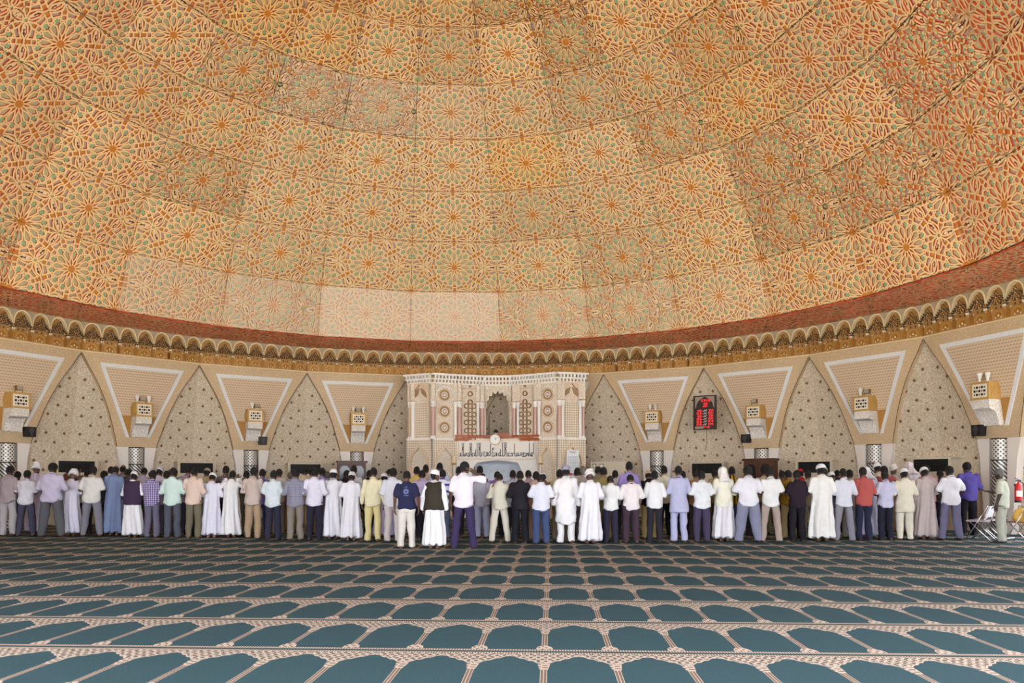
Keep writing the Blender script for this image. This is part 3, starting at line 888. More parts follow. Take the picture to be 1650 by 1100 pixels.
for i in range(7):
    mw, L = seg_mw(i)
    # body slab
    mb = MB()
    if i == 3:
        op = arch_pts(L * .47, 4.05, 4.80, 8, 64)
        wall_with_arch(mb, 0, L, ZM, ZC0, L / 2, [(L * .43, 4.0)] + op[0:] + [(-L * .43, 4.0)], 0, .35)
        mb.build('arched_wall', M_CARVE, MI, mw)
    else:
        mb.box(0, .02, 0 if i in (0, 1, 5, 6) else ZM, L, .4, ZC0, 0)
        mb.build('wall_panel', M_CARVE, MI, mw)
    # crown cornice: two rows of little brackets between white rails
    mb = MB(); e = .06
    mb.box(-e, -.22, ZC1 - .07, L + e, .4, ZC1, 0); mb.box(-e * .6, -.12, ZC0 + .12, L + e * .6, .4, ZC0 + .17, 0); mb.box(0, -.05, ZC0 - .03, L, .4, ZC0 + .03, 0)
    cr = mb.build('crown_cornice', M_PLW, MI, mw)
    nb = max(6, int(L / .125))
    mb = MB()
    for q in range(nb):
        x_ = (q + .5) * L / nb
        mb.prism([(x_ - .032, ZC0 + .03), (x_ + .032, ZC0 + .03), (x_ + .032, ZC0 + .12), (x_ - .032, ZC0 + .12)], -.10, .02, 0)
        mb.prism([(x_ - .028, ZC0 + .17), (x_ + .028, ZC0 + .17), (x_ + .034, ZC1 - .07), (x_ - .034, ZC1 - .07)], -.19, .02, 0)
    o = mb.build('crown_brackets', M_PLW, cr); o['kind'] = 'stuff'
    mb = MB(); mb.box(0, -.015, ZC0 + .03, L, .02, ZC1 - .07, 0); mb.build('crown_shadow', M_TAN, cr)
    cx = L / 2
    if i in (0, 6):              # end piers: tall recessed panel under a keel arch
        hw_ = L * .33
        mb = MB(); op = arch_pts(hw_, 4.3, 4.86, 0, 20)
        wall_with_arch(mb, L * .1, L * .9, ZM + .05, ZC0, cx, op, -.09, .02)
        mb.build('arch_frame', M_PLC, MI, mw)
        mb = MB()
        for sg in (-1, 1): mb.prism([(cx + sg * hw_ * .9, 4.45), (cx + sg * hw_ * .25, 4.62), (cx + sg * hw_ * .1, 4.84), (cx + sg * hw_ * .55, 4.76)][::sg], -.03, .02, 0)
        mb.build('arch_recess', M_TAN, MI, mw)
        mb = MB(); mb.box(L * .16, -.02, ZM + .05, L * .84, .02, 4.3, 0); mb.build('lattice_panel', M_LATT, MI, mw)
    if i in (1, 5):              # three round medallions
        for zc in (4.58, 3.97, 3.37):
            mb = MB()
            R_ = min(L * .34, .24)
            for r0, r1, y0, m_ in ((R_, R_ * .84, -.035, 0), (R_ * .84, R_ * .55, -.012, 1), (R_ * .50, R_ * .38, -.04, 2), (R_ * .2, R_ * .06, -.045, 2)):
                oo = [(cx + r0 * math.cos(q * math.pi / 12), zc + r0 * math.sin(q * math.pi / 12)) for q in range(24)]
                ii = [(cx + r1 * math.cos(q * math.pi / 12), zc + r1 * math.sin(q * math.pi / 12)) for q in range(24)]
                mb.strip(oo, ii, y0, .02, m_)
            mb.disc(cx, zc, R_ * .55, -.005, 16, 1)
            mb.build('medallion', [M_PLC, M_TAN, M_PLW], MI, mw)
        mb = MB(); o_ = arch_pts(L * .42, 4.55, 4.93, 7, 56); i_ = [(p[0] * .88, 4.5 + (p[1] - 4.5) * .88) for p in o_]
        mb.strip([(cx + p[0], p[1]) for p in o_], [(cx + p[0], p[1]) for p in i_], -.05, .02, 0, closed=False)
        mb.build('scalloped_arch', M_PLW, MI, mw)
    if i in (2, 4):              # octagon lattice
        mb = MB()
        for rr in range(11):
            for cc in ((-.13, .13) if rr % 2 else (0,)):
                zc = 3.12 + rr * .155
                if rr > 8 and cc: continue
                oo = [(cx + cc * L / .95 + .105 * math.cos((q + .5) * math.pi / 4), zc + .105 * math.sin((q + .5) * math.pi / 4)) for q in range(8)]
                ii = [(cx + cc * L / .95 + .068 * math.cos((q + .5) * math.pi / 4), zc + .068 * math.sin((q + .5) * math.pi / 4)) for q in range(8)]
                mb.strip(oo, ii, -.03, .02, 0)
                mb.lathe([(.03, 0), (0, .02)], 8, (0, 0, 0), 0) if False else None
        o = mb.build('octagon_lattice', plain('lattice_brown', (150, 116, 82), .7), MI, mw); o['kind'] = 'stuff'
        mb = MB()
        for sg in (-1, 1): mb.box(cx + sg * L * .30 - .015, -.04, ZM, cx + sg * L * .30 + .015, .02, 4.9, 0)
        mb.box(cx - L * .3, -.04, 4.86, cx + L * .3, .02, 4.9, 0)
        mb.build('panel_border', M_PLC, MI, mw)
        mb = MB()
        oo = [(cx + .05 * math.cos(q * math.pi / 4), 4.95 + .05 * math.sin(q * math.pi / 4)) for q in range(8)]
        mb.prism(oo, -.02, .02); mb.build('small_boss', M_TAN, MI, mw)
    if i in (0, 1, 5, 6):        # lower tier: lattice with a keel arch
        mb = MB(); hw_ = L * .40
        op = arch_pts(hw_, 1.9, 2.6, 0, 20)
        wall_with_arch(mb, 0, L, 0, ZM, cx, op, -.08, .02)
        mb.build('lower_arch_wall', M_LATT, MI, mw)
        mb = MB(); i_ = [(p[0] * .86, 1.9 + (p[1] - 1.9) * .86) for p in op]
        mb.strip([(cx + p[0] * 1.02, p[1] + .02) for p in op], [(cx + p[0], p[1]) for p in i_], -.12, .0, 0, closed=False)
        for sg in (-1, 1): mb.box(cx + sg * hw_ * .93 - .04, -.11, 0, cx + sg * hw_ * .93 + .04, 0, 1.9, 0)
        mb.build('keel_moulding', M_PLC, MI, mw)
        mb = MB(); mb.box(0, -.10, ZM - .02, L, .02, ZM + .05, 0); mb.build('string_course', M_PLW, MI, mw)

# engaged columns at every joint: white shaft, pink shaft, capitals
def engaged(x_, y_, zb, zt, m_, r, cap=True):
    mb = MB(); mb.lathe([(r, zb), (r, zt)], 10, (x_, y_, 0)); c = mb.build('column_shaft', m_, MI, None, True)
    if cap:
        mb = MB(); mb.lathe([(r * 1.1, zt), (r * 1.35, zt + .05), (r * 1.15, zt + .09), (r * 1.5, zt + .18), (r * 1.5, zt + .22)], 10, (x_, y_, 0))
        mb.build('capital', M_PLW, c)
        mb = MB(); mb.lathe([(r * 1.5, zb - .12), (r * 1.4, zb - .04), (r * 1.1, zb)], 10, (x_, y_, 0)); mb.build('column_base', M_PLW, c)
for px, Y, m_, r in ((665, 29.5, M_PLW, .07), (660, 29.62, M_PINK, .05), (698, 29.08, M_PINK, .085), (734, 29.42, M_PLW, .06), (740.5, 29.45, M_PINK, .075), (770, 29.75, M_PLW, .055), (777, 29.78, M_PINK, .07), 
                     (828.5, 29.72, M_PINK, .07), (834.5, 29.65, M_PLW, .055), (862.5, 29.3, M_PINK, .075), (868.5, 29.2, M_PLW, .06), (901.5, 28.8, M_PINK, .09), (907, 28.8, M_PLW, .06), (935, 29.0, M_PLW, .06), (940, 29.05, M_PINK, .05)):
    engaged(pix(px, Y), Y, ZM + .12, 4.12, m_, r)
    mb = MB(); mb.box(pix(px, Y) - .07, Y - .04, 4.38, pix(px, Y) + .07, Y + .1, ZC0, 0); mb.build('pilaster_block', M_CARVE, MI)

# lower central wall with the lobed prayer niche, inscription and wooden rail
YF = 29.45
XL, XR = pix(736, YF), pix(868.5, YF)
mw = Matrix.Translation((0, YF, 0))
XN = pix(801, YF); NWD = (841 - 761) / FPX * YF / 2
zsp = hgt(762, YF); ztop = hgt(741.5, YF)
mb = MB()
op = []
for i in range(49):
    t = math.pi * i / 48
    r = 1 - .05 * abs(math.sin(t * 4))
    op.append((NWD * math.copysign(abs(math.cos(t)) ** .55, math.cos(t)) * r, zsp + (ztop - zsp) * math.sin(t) ** .6 * (1 - .06 * abs(math.sin(t * 4)))))
wall_with_arch(mb, XL, XR, 0, 2.24, XN, op, 0, .2)
mb.box(XL, .0, 2.2, XR, .3, 2.95, 0)
mb.build('niche_wall', M_PLW, MI, mw)
mb = MB(); nseg = 16
for q in range(nseg):
    a0, a1 = math.pi * q / nseg, math.pi * (q + 1) / nseg
    for z0, z1, s0, s1 in ((0, zsp, 1, 1), (zsp, zsp + .35, 1, .86), (zsp + .35, zsp + .6, .86, .45), (zsp + .6, zsp + .68, .45, 0)):
        f = lambda a_, s_, z_: (XN + NWD * 1.02 * s_ * math.cos(a_), .2 + 1.0 * s_ * math.sin(a_), z_)
        mb.poly([f(a1, s0, z0), f(a0, s0, z0), f(a0, s1, z1), f(a1, s1, z1)])
mb.build('niche_apse', plain('pale_blue_plaster', (222, 226, 234), .5, var=.05), MI, mw, True)
mb = MB()
for q in range(7): mb.lathe([(.03, -.02), (0, .01)], 8, (XN - .7 + q * .23, 1.08 - .22 * abs(q - 3) ** 1.3 * .12, 1.78 + .05 * (q % 2)), 0)
mb.build('gilt_studs', M_GOLD, MI, mw)['kind'] = 'stuff'
# inscription: kufic letters as raised black strokes
def ip(x_, y_): return pix(735 + x_ / 12.69, YF), hgt(705 + y_ / 12.69, YF)
x0, z0 = ip(60, 428); x1, z1 = ip(1598, 62)
mb = MB(); mb.box(x0, -.03, z0, x1, 0, z1, 0)
ins = mb.build('inscription_panel', plain('ivory_tile', (230, 224, 216), .4, var=.08, scale=20), MI, mw)
mb = MB(); mb.box(x0 - .03, -.06, z0 - .035, x1 + .03, 0, z0, 0); mb.box(x0 - .03, -.05, z1, x1 + .03, 0, z1 + .03, 0); mb.box(x0 - .05, -.05, z0, x0, 0, z1, 0); mb.box(x1, -.05, z0, x1 + .05, 0, z1, 0)
mb.build('inscription_border', M_PLC, ins)
STROKES = [[(1578, 112), (1578, 330)], [(1556, 300), (1562, 382), (1535, 352)], [(1535, 300), (1530, 384), (1512, 345)], [(1497, 112), (1497, 350), (1470, 384)], [(1478, 310), (1478, 360)],
           [(1455, 312), (1455, 352), (1412, 384), (1380, 384)], [(1412, 384), (1440, 320), (1400, 318)], [(1380, 300), (1380, 384), (1350, 388)], [(1345, 312), (1322, 312), (1322, 356), (1350, 356), (1350, 312)],
           [(1322, 356), (1220, 378)], [(1280, 312), (1280, 366)], [(1255, 312), (1255, 370)], [(1228, 318), (1228, 374)], [(1192, 132), (1192, 330), (1205, 378)],
           [(1185, 320), (1130, 318), (1160, 370), (1100, 372), (1090, 384)], [(1100, 318), (1046, 318), (1080, 370), (1040, 372), (1040, 384)],
           [(1020, 96), (1020, 200), (1000, 212), (1000, 240), (1020, 252), (1020, 360)], [(992, 96), (992, 200), (1012, 212), (1012, 240), (992, 252), (992, 350), (970, 380), (950, 370)],
           [(950, 100), (950, 370), (870, 370)], [(905, 240), (905, 370)], [(886, 305), (866, 340), (886, 368)], [(838, 330), (815, 305), (838, 368), (775, 372)],
           [(815, 305), (815, 368)], [(775, 300), (775, 372), (755, 386), (736, 370), (736, 296), (752, 288)], [(770, 208), (740, 225), (762, 240), (735, 262)],
           [(704, 130), (704, 365)], [(684, 290), (658, 330), (684, 366), (620, 370)], [(640, 300), (640, 366)], [(615, 296), (615, 372), (592, 386), (570, 370), (570, 292), (590, 288)],
           [(526, 300), (526, 372), (505, 384), (488, 370)], [(490, 110), (490, 200), (470, 212), (470, 236), (492, 248), (492, 366)], [(466, 110), (466, 200), (488, 212), (488, 236), (466, 248), (466, 372)],
           [(430, 112), (430, 372), (380, 374)], [(400, 245), (400, 372)], [(386, 310), (366, 345), (386, 372)], [(345, 315), (325, 345), (345, 372), (325, 388)],
           [(312, 112), (312, 200), (290, 214), (290, 236), (312, 250), (312, 368)], [(286, 112), (286, 200), (308, 214), (308, 236), (286, 250), (286, 382), (262, 372)],
           [(262, 305), (262, 372), (240, 390)], [(240, 320), (215, 320), (215, 362), (240, 362)], [(198, 310), (180, 345), (198, 370), (165, 374)], [(165, 345), (160, 384)],
           [(152, 116), (152, 196), (132, 210), (132, 240), (152, 254), (152, 372)], [(124, 116), (124, 196), (146, 210), (146, 240), (124, 254), (124, 384), (104, 370)], [(100, 310), (75, 330), (100, 350), (72, 378)], [(104, 370), (70, 372)]]
mb = MB(); sw = .013
for st in STROKES:
    P_ = [ip(*p) for p in st]
    for (ax, az), (bx, bz) in zip(P_, P_[1:]):
        dx, dz = bx - ax, bz - az; l = math.hypot(dx, dz) or 1; dx, dz = dx / l, dz / l
        nx, nz = -dz * sw, dx * sw; e = sw * .8
        mb.prism([(ax - nx * -1 - dx * e, az - nz * -1 - dz * e), (ax - nx - dx * e, az - nz - dz * e), (bx - nx + dx * e, bz - nz + dz * e), (bx + nx + dx * e, bz + nz + dz * e)], -.042, -.03, 0, back=False)
mb.build('kufic_lettering', plain('ink_black', (34, 34, 40), .5), ins)
# wooden rail of the balcony
WOODR = plain('orange_wood', (168, 88, 44), .4, var=.25, scale=5)
rl = []
for q, (py, th) in enumerate(((702.5, .045), (707.8, .055))):
    mb = MB()
    Pp = [Vector((pix(px, Y), Y - .25, hgt(py, YF))) for px, Y in ((735, 29.55), (780, 29.85), (824, 29.85), (868, 29.4))]
    for a_, b_ in zip(Pp, Pp[1:]):
        d = (b_ - a_); l = d.length; M_ = Matrix.Translation(a_) @ Matrix.Rotation(math.atan2(d.y, d.x), 4, 'Z')
        n0 = len(mb.v); mb.box(-.02, -.04, -th, l + .02, .04, th); mb.v[n0:] = [tuple(M_ @ Vector(v_)) for v_ in mb.v[n0:]]
    mb.build('balcony_rail', WOODR, MI)
for px in (736, 751, 766, 781, 824, 838, 852, 867):
    mb = MB(); Y = 29.5 + .3 * (1 - abs(px - 801) / 67); mb.box(pix(px, Y) - .03, Y - .22, hgt(711, YF), pix(px, Y) + .03, Y - .16, hgt(701, YF)); mb.build('rail_post', WOODR, MI)
mb = MB(); mb.box(XL, -.02, 2.93, XR, .9, 2.97); mb.build('balcony_floor', M_PLC, MI, mw)

# wall clock on the rail
t = thing('wall_clock', 'round white clock with bronze rim on the balcony rail', 'clock', Matrix.Translation((pix(797.5, 29.2), 29.25, hgt(708, 29.25))))
rr = .205
mb = MB(); oo = [(rr * math.cos(q * math.pi / 16), rr * math.sin(q * math.pi / 16)) for q in range(32)]; ii = [(p[0] * .9, p[1] * .9) for p in oo]
mb.strip(oo, ii, -.05, .03, 0); mb.build('rim', plain('clock_bronze', (150, 112, 84), .35, .5), t)
mb = MB(); mb.prism([(p[0] * .92, p[1] * .92) for p in oo], -.025, .02, 0); mb.build('dial', plain('clock_white', (240, 240, 238), .4, var=.02), t)
mb = MB()
for a_, l in ((.45, .10), (1.0, .14)):
    dx, dz = math.sin(a_), math.cos(a_); mb.prism([(-dz * .006, dx * .006), (dz * .006, -dx * .006), (dx * l + dz * .004, dz * l - dx * .004), (dx * l - dz * .004, dz * l + dx * .004)], -.034, -.03, 0)
mb.build('clock_hands', M_DARK, t)
mb = MB()
for q in range(12):
    a_ = q * math.pi / 6; dx, dz = math.sin(a_), math.cos(a_)
    mb.prism([(dx * .145 - dz * .005, dz * .145 + dx * .005), (dx * .145 + dz * .005, dz * .145 - dx * .005), (dx * .17 + dz * .005, dz * .17 - dx * .005), (dx * .17 - dz * .005, dz * .17 + dx * .005)], -.029, -.025, 0)
mb.build('hour_marks', plain('clock_grey', (120, 120, 126), .5), t)
# pulpit things seen in the balcony arch
t = thing('microphone', 'black microphone on a thin stand in the balcony arch', 'microphone', Matrix.Translation((pix(788, 30.1), 30.1, 2.97)))
mb = MB(); mb.tube([(0, 0, .02), (0, 0, .95)], .012, 6); mb.lathe([(0, 0), (.1, 0), (.1, .02), (0, .025)], 12); mb.build('stand', M_BLACK, t)
mb = MB(); mb.tube([(0, 0, .95), (.05, -.02, 1.06), (.09, -.04, .98)], [.01, .012, .03], 8); mb.build('head', M_BLACK, t)
t = thing('lectern', 'orange wooden lectern top behind the balcony rail', 'lectern', Matrix.Translation((pix(812, 30.0), 30.05, 2.97)))
mb = MB(); mb.box(-.22, -.1, .0, .22, .2, .18); mb.build('stand', WOODR, t)
mb = MB(); mb.prism([(-.26, .18), (.26, .18), (.22, .24), (-.22, .24)], -.14, .22); mb.build('slanted_top', WOODR, t)
t = thing('lamp', 'small dark desk lamp beside the lectern in the arch', 'lamp', Matrix.Translation((pix(799, 30.05), 30.0, 2.97)))
mb = MB(); mb.tube([(0, 0, 0), (0, 0, .28)], .012, 6); mb.lathe([(0, 0), (.05, 0), (.05, .02), (0, .02)], 10); mb.build('stem', M_URN, t)
mb = MB(); mb.lathe([(.02, .38), (.09, .30), (.10, .26)], 10); mb.build('shade', M_BLACK, t)
# gilt lamp posts flanking the niche
for px, Y, side in ((731.5, 28.6, 'left'), (871, 28.3, 'right')):
    t = thing('lamp_post', 'slim white and gilt standing lamp flanking the niche on its ' + side, 'lamp', Matrix.Translation((pix(px, Y), Y, 0)), 'lamps flanking the niche')
    mb = MB(); mb.lathe([(0, 0), (.14, 0), (.12, .06), (.035, .12), (.03, 1.95), (.05, 2.0)], 12); mb.build('post', M_PLW, t, None, True)
    mb = MB(); mb.lathe([(.05, 2.0), (.085, 2.05), (.075, 2.25), (.03, 2.3), (0, 2.31)], 12); mb.build('lantern', plain('lamp_cream', (232, 214, 178), .3), t, None, True)
    mb = MB(); mb.lathe([(.05, 1.97), (.09, 2.0), (.09, 2.03), (.05, 2.05)], 12); mb.build('collar', M_GOLD, t)
# paper timetable on the right pier
Yp = 28.75
t = thing('timetable', 'tall white printed timetable sheet pinned to the right mihrab pier', 'poster', frame_at(pix(923, Yp), Yp, hgt(768, Yp), -.25))
pw, ph = 20.5 / FPX * Yp, 43 / FPX * Yp
mb = MB(); mb.box(-pw / 2, 0, 0, pw / 2, .012, ph, 0); mb.build('sheet', plain('paper', (236, 238, 242), .7, var=.03), t)
mb = MB()
for r_ in range(12): mb.box(-pw * .40, -.003, ph * (.18 + r_ * .052), pw * .40, 0, ph * (.18 + r_ * .052) + .008, 0)
for c_ in range(6): mb.box(-pw * .40 + c_ * pw * .16, -.003, ph * .18, -pw * .40 + c_ * pw * .16 + .006, 0, ph * .76, 0)
mb.tube([(-pw * .3, -.004, ph * .93), (-pw * .1, -.004, ph * .955), (pw * .05, -.004, ph * .93), (pw * .3, -.004, ph * .95)], .010, 5, 0); mb.tube([(-pw * .2, -.004, ph * .90), (pw * .2, -.004, ph * .905)], .008, 5, 0)
mb.build('printed_grid', plain('print_grey', (128, 136, 152), .7), t)
mb = MB(); mb.box(-pw * .3, -.004, ph * .05, -pw * .02, 0, ph * .14, 0); mb.box(pw * .05, -.004, ph * .04, pw * .25, 0, ph * .15, 1); mb.build('printed_logo', [plain('print_red', (196, 70, 80), .7), plain('print_blue', (60, 76, 150), .7)], t)

# ------------------------------------------------------------------ right corner: chairs, bag, fire extinguisher
M_CHROME = plain('chrome_tube', (206, 206, 212), .2, .9, var=.03)
def folding_chair(x_, y_, rot, back, seat, label):
    t = thing('folding_chair', label, 'chair', Matrix.Translation((x_, y_, 0)) @ Matrix.Rotation(rot, 4, 'Z'), 'folding chairs in the right corner')
    for sg in (-1, 1):
        mb = MB(); mb.tube([(sg * .22, .26, .012), (sg * .22, -.20, .82)], .0125, 8); mb.build('back_leg', M_CHROME, t, None, True)
        mb = MB(); mb.tube([(sg * .20, -.24, .012), (sg * .20, .20, .45)], .0125, 8); mb.build('front_leg', M_CHROME, t, None, True)
    mb = MB(); mb.tube([(-.2, -.21, .04), (.2, -.21, .04)], .009, 6); mb.tube([(-.22, .22, .08), (.22, .22, .08)], .009, 6); mb.build('stretcher', M_CHROME, t)
    mb = MB(); mb.prism([(-.21, .44), (.21, .44), (.20, .475), (-.20, .475)], -.14, .26); mb.build('seat', seat, t)
    mb = MB(); n0 = len(mb.v); mb.prism([(-.215, .0), (.215, .0), (.215, .24), (.19, .27), (-.19, .27), (-.215, .24)], -.015, .015)
    M_ = Matrix.Translation((0, -.155, .55)) @ Matrix.Rotation(math.radians(18), 4, 'X'); mb.v[n0:] = [tuple(M_ @ Vector(v_)) for v_ in mb.v[n0:]]
    mb.build('backrest', back, t)
    return t
CW, CG = plain('white_vinyl', (226, 224, 232), .4), plain('grey_vinyl', (150, 140, 146), .5)
folding_chair(pix(1581, 18.6), 18.6, .75, CW, CG, 'folding chair with white backrest, left of the standing man')
folding_chair(pix(1597, 19.0), 19.1, .75, plain('beige_vinyl', (176, 156, 140), .5), CG, 'folding chair with beige backrest between white chair and standing man')
folding_chair(pix(1646, 18.0), 18.0, .6, plain('brown_vinyl', (150, 104, 66), .5), plain('brown_seat', (120, 90, 70), .5), 'brown folding chair carrying a yellow bag at right edge')
t = thing('shopping_bag', 'crumpled yellow and brown bag lying on the right edge chair', 'bag', Matrix.Translation((pix(1646, 18.0), 18.02, .475)))
mb = MB(); rg = random.Random(2)
mb.lathe([(0, 0), (.15, 0), (.18, .08), (.16, .2), (.12, .27), (.06, .30), (0, .29)], 14)
mb.v = [(x_ * (1 + rg.uniform(-.12, .12)), y_ * .75 * (1 + rg.uniform(-.1, .1)), z_) for x_, y_, z_ in mb.v]
mb.build('pouch', plain('bag_yellow', (204, 160, 76), .5, var=.3, scale=12), t, None, True)
mb = MB(); mb.tube([(-.06, 0, .28), (-.05, 0, .35), (.05, 0, .35), (.06, 0, .28)], .01, 6); mb.build('handle', plain('bag_brown', (120, 84, 54), .6), t)
Ye = 18.9
t = thing('fire_extinguisher', 'red fire extinguisher hanging on the white pier at right', 'extinguisher', Matrix.Translation((pix(1641, Ye), Ye, hgt(809, Ye))))
mb = MB(); mb.lathe([(0, 0), (.07, 0), (.082, .02), (.082, .36), (.06, .43), (.025, .46), (.025, .5)], 16); mb.build('cylinder', plain('extinguisher_red', (206, 44, 56), .3), t, None, True)
mb = MB(); mb.lathe([(.083, .14), (.083, .28)], 16, (0, 0, 0), 0, math.pi * 1.15, math.pi * 1.75); mb.build('instruction_label', M_PLW, t)
mb = MB(); mb.lathe([(.084, -.005), (.084, .05)], 16); mb.build('foot_ring', M_BLACK, t)
mb = MB(); mb.box(-.06, -.012, .5, .06, .012, .53); mb.tube([(.05, 0, .52), (-.09, 0, .58)], .01, 6); mb.build('valve_handle', M_BLACK, t)
mb = MB(); mb.tube([(.03, 0, .5), (.11, -.02, .45), (.115, -.02, .2), (.10, -.02, .08)], .012, 6); mb.build('hose', M_BLACK, t)
mb = MB(); mb.box(-.03, .075, .38, .03, .12, .44); mb.build('wall_hook', M_DARK, t)
#PART3
# ------------------------------------------------------------------ people: implicit surfaces polygonised with surface nets
def nets(fun, lo, hi, h):
    """mesh the zero set of fun(x, y, z) inside the box"""
    ax = [np.arange(lo[i] - 2 * h, hi[i] + 2 * h, h) for i in range(3)]
    G = np.meshgrid(*ax, indexing='ij')
    F = fun(*G).astype(np.float64); S = F < 0
    nx, ny, nz = F.shape
    cnt = np.zeros((nx - 1, ny - 1, nz - 1)); acc = np.zeros((nx - 1, ny - 1, nz - 1, 3))
    offs = [(i, j, k) for i in (0, 1) for j in (0, 1) for k in (0, 1)]
    sl = lambda o: tuple(slice(o[d], F.shape[d] - 1 + o[d]) for d in range(3))
    for o in offs:
        for d in range(3):
            if o[d]: continue
            o2 = list(o); o2[d] = 1
            a, b = F[sl(o)], F[sl(o2)]
            cr = S[sl(o)] != S[sl(o2)]
            t = np.where(cr, a / np.where(cr, a - b, 1), 0)
            cnt += cr
            for e in range(3): acc[..., e] += np.where(cr, (o[e] + (t if e == d else 0)), 0)
    act = cnt > 0
    idx = -np.ones(act.shape, int); idx[act] = np.arange(act.sum())
    I = np.argwhere(act)
    V = (I + acc[act] / cnt[act][:, None]) * h + np.array([ax[0][0], ax[1][0], ax[2][0]])
    Q = []
    for d in range(3):
        e, f = (d + 1) % 3, (d + 2) % 3
        s0 = [slice(None)] * 3; s1 = [slice(None)] * 3
        s0[d] = slice(0, -1); s1[d] = slice(1, None)
        A, B = S[tuple(s0)], S[tuple(s1)]
        for sgn, M_ in ((1, A & ~B), (-1, ~A & B)):
            P = np.argwhere(M_)
            P = P[(P[:, e] > 0) & (P[:, f] > 0) & (P[:, e] < F.shape[e] - 1) & (P[:, f] < F.shape[f] - 1)]
            if not len(P): continue
            c = []
            for de, df in ((0, 0), (-1, 0), (-1, -1), (0, -1)):
                q = P.copy(); q[:, e] += de; q[:, f] += df
                c.append(idx[q[:, 0], q[:, 1], q[:, 2]])
            c = np.stack(c, 1)
            Q.append(c if sgn > 0 else c[:, ::-1])
    return V, np.concatenate(Q)


def smin(a, b, k):
    h = np.clip(.5 + .5 * (b - a) / k, 0, 1)
    return b + (a - b) * h - k * h * (1 - h)


def cone(p, q, r0, r1):
    p, q = np.array(p, float), np.array(q, float); d = q - p; L2 = d @ d + 1e-9
    def f(x, y, z):
        t = np.clip(((x - p[0]) * d[0] + (y - p[1]) * d[1] + (z - p[2]) * d[2]) / L2, 0, 1)
        return np.sqrt((x - p[0] - t * d[0]) ** 2 + (y - p[1] - t * d[1]) ** 2 + (z - p[2] - t * d[2]) ** 2) - (r0 + (r1 - r0) * t)
    return f


def ell(c, r, R=None):
    c = np.array(c, float); r = np.array(r, float)
    def f(x, y, z):
        X_, Y_, Z_ = x - c[0], y - c[1], z - c[2]
        if R is not None: X_, Y_, Z_ = [R[0][i] * X_ + R[1][i] * Y_ + R[2][i] * Z_ for i in range(3)]
        k0 = np.sqrt((X_ / r[0]) ** 2 + (Y_ / r[1]) ** 2 + (Z_ / r[2]) ** 2)
        k1 = np.sqrt((X_ / r[0] ** 2) ** 2 + (Y_ / r[1] ** 2) ** 2 + (Z_ / r[2] ** 2) ** 2) + 1e-9
        return k0 * (k0 - 1) / k1
    return f


def loft(tab):
    """tab: (z, half width, half depth, y centre) rows; an elliptical column cut flat at both ends"""
    T = np.array(sorted(tab))
    def f(x, y, z):
        a = np.interp(z, T[:, 0], T[:, 1]); b = np.interp(z, T[:, 0], T[:, 2]); c = np.interp(z, T[:, 0], T[:, 3])
        k = np.sqrt((x / a) ** 2 + ((y - c) / b) ** 2)
        d = (k - 1) * np.minimum(a, b)
        return np.maximum(d, np.maximum(T[0, 0] - z, z - T[-1, 0]))
    return f


def union(fs, k):
    def f(x, y, z):
        r = fs[0](x, y, z)
        for g in fs[1:]: r = smin(r, g(x, y, z), k)
        return r
    return f


def np_mesh(name, V, Q, nslots=1):
    me = bpy.data.meshes.new(name)
    me.vertices.add(len(V)); me.vertices.foreach_set('co', np.ascontiguousarray(V, dtype=np.float32).ravel())
    me.loops.add(Q.size); me.loops.foreach_set('vertex_index', np.ascontiguousarray(Q, dtype=np.int32).ravel())
    me.polygons.add(len(Q)); me.polygons.foreach_set('loop_start', np.arange(0, Q.size, 4, dtype=np.int32))
    me.polygons.foreach_set('use_smooth', np.ones(len(Q), bool))
    for _ in range(nslots): me.materials.append(None)
    me.update(calc_edges=True); me.validate()
    return me


def normals(V, Q):
    n = np.cross(V[Q[:, 2]] - V[Q[:, 0]], V[Q[:, 3]] - V[Q[:, 1]])
    N = np.zeros_like(V)
    for i in range(4): np.add.at(N, Q[:, i], n)
    return N / (np.linalg.norm(N, axis=1)[:, None] + 1e-9)


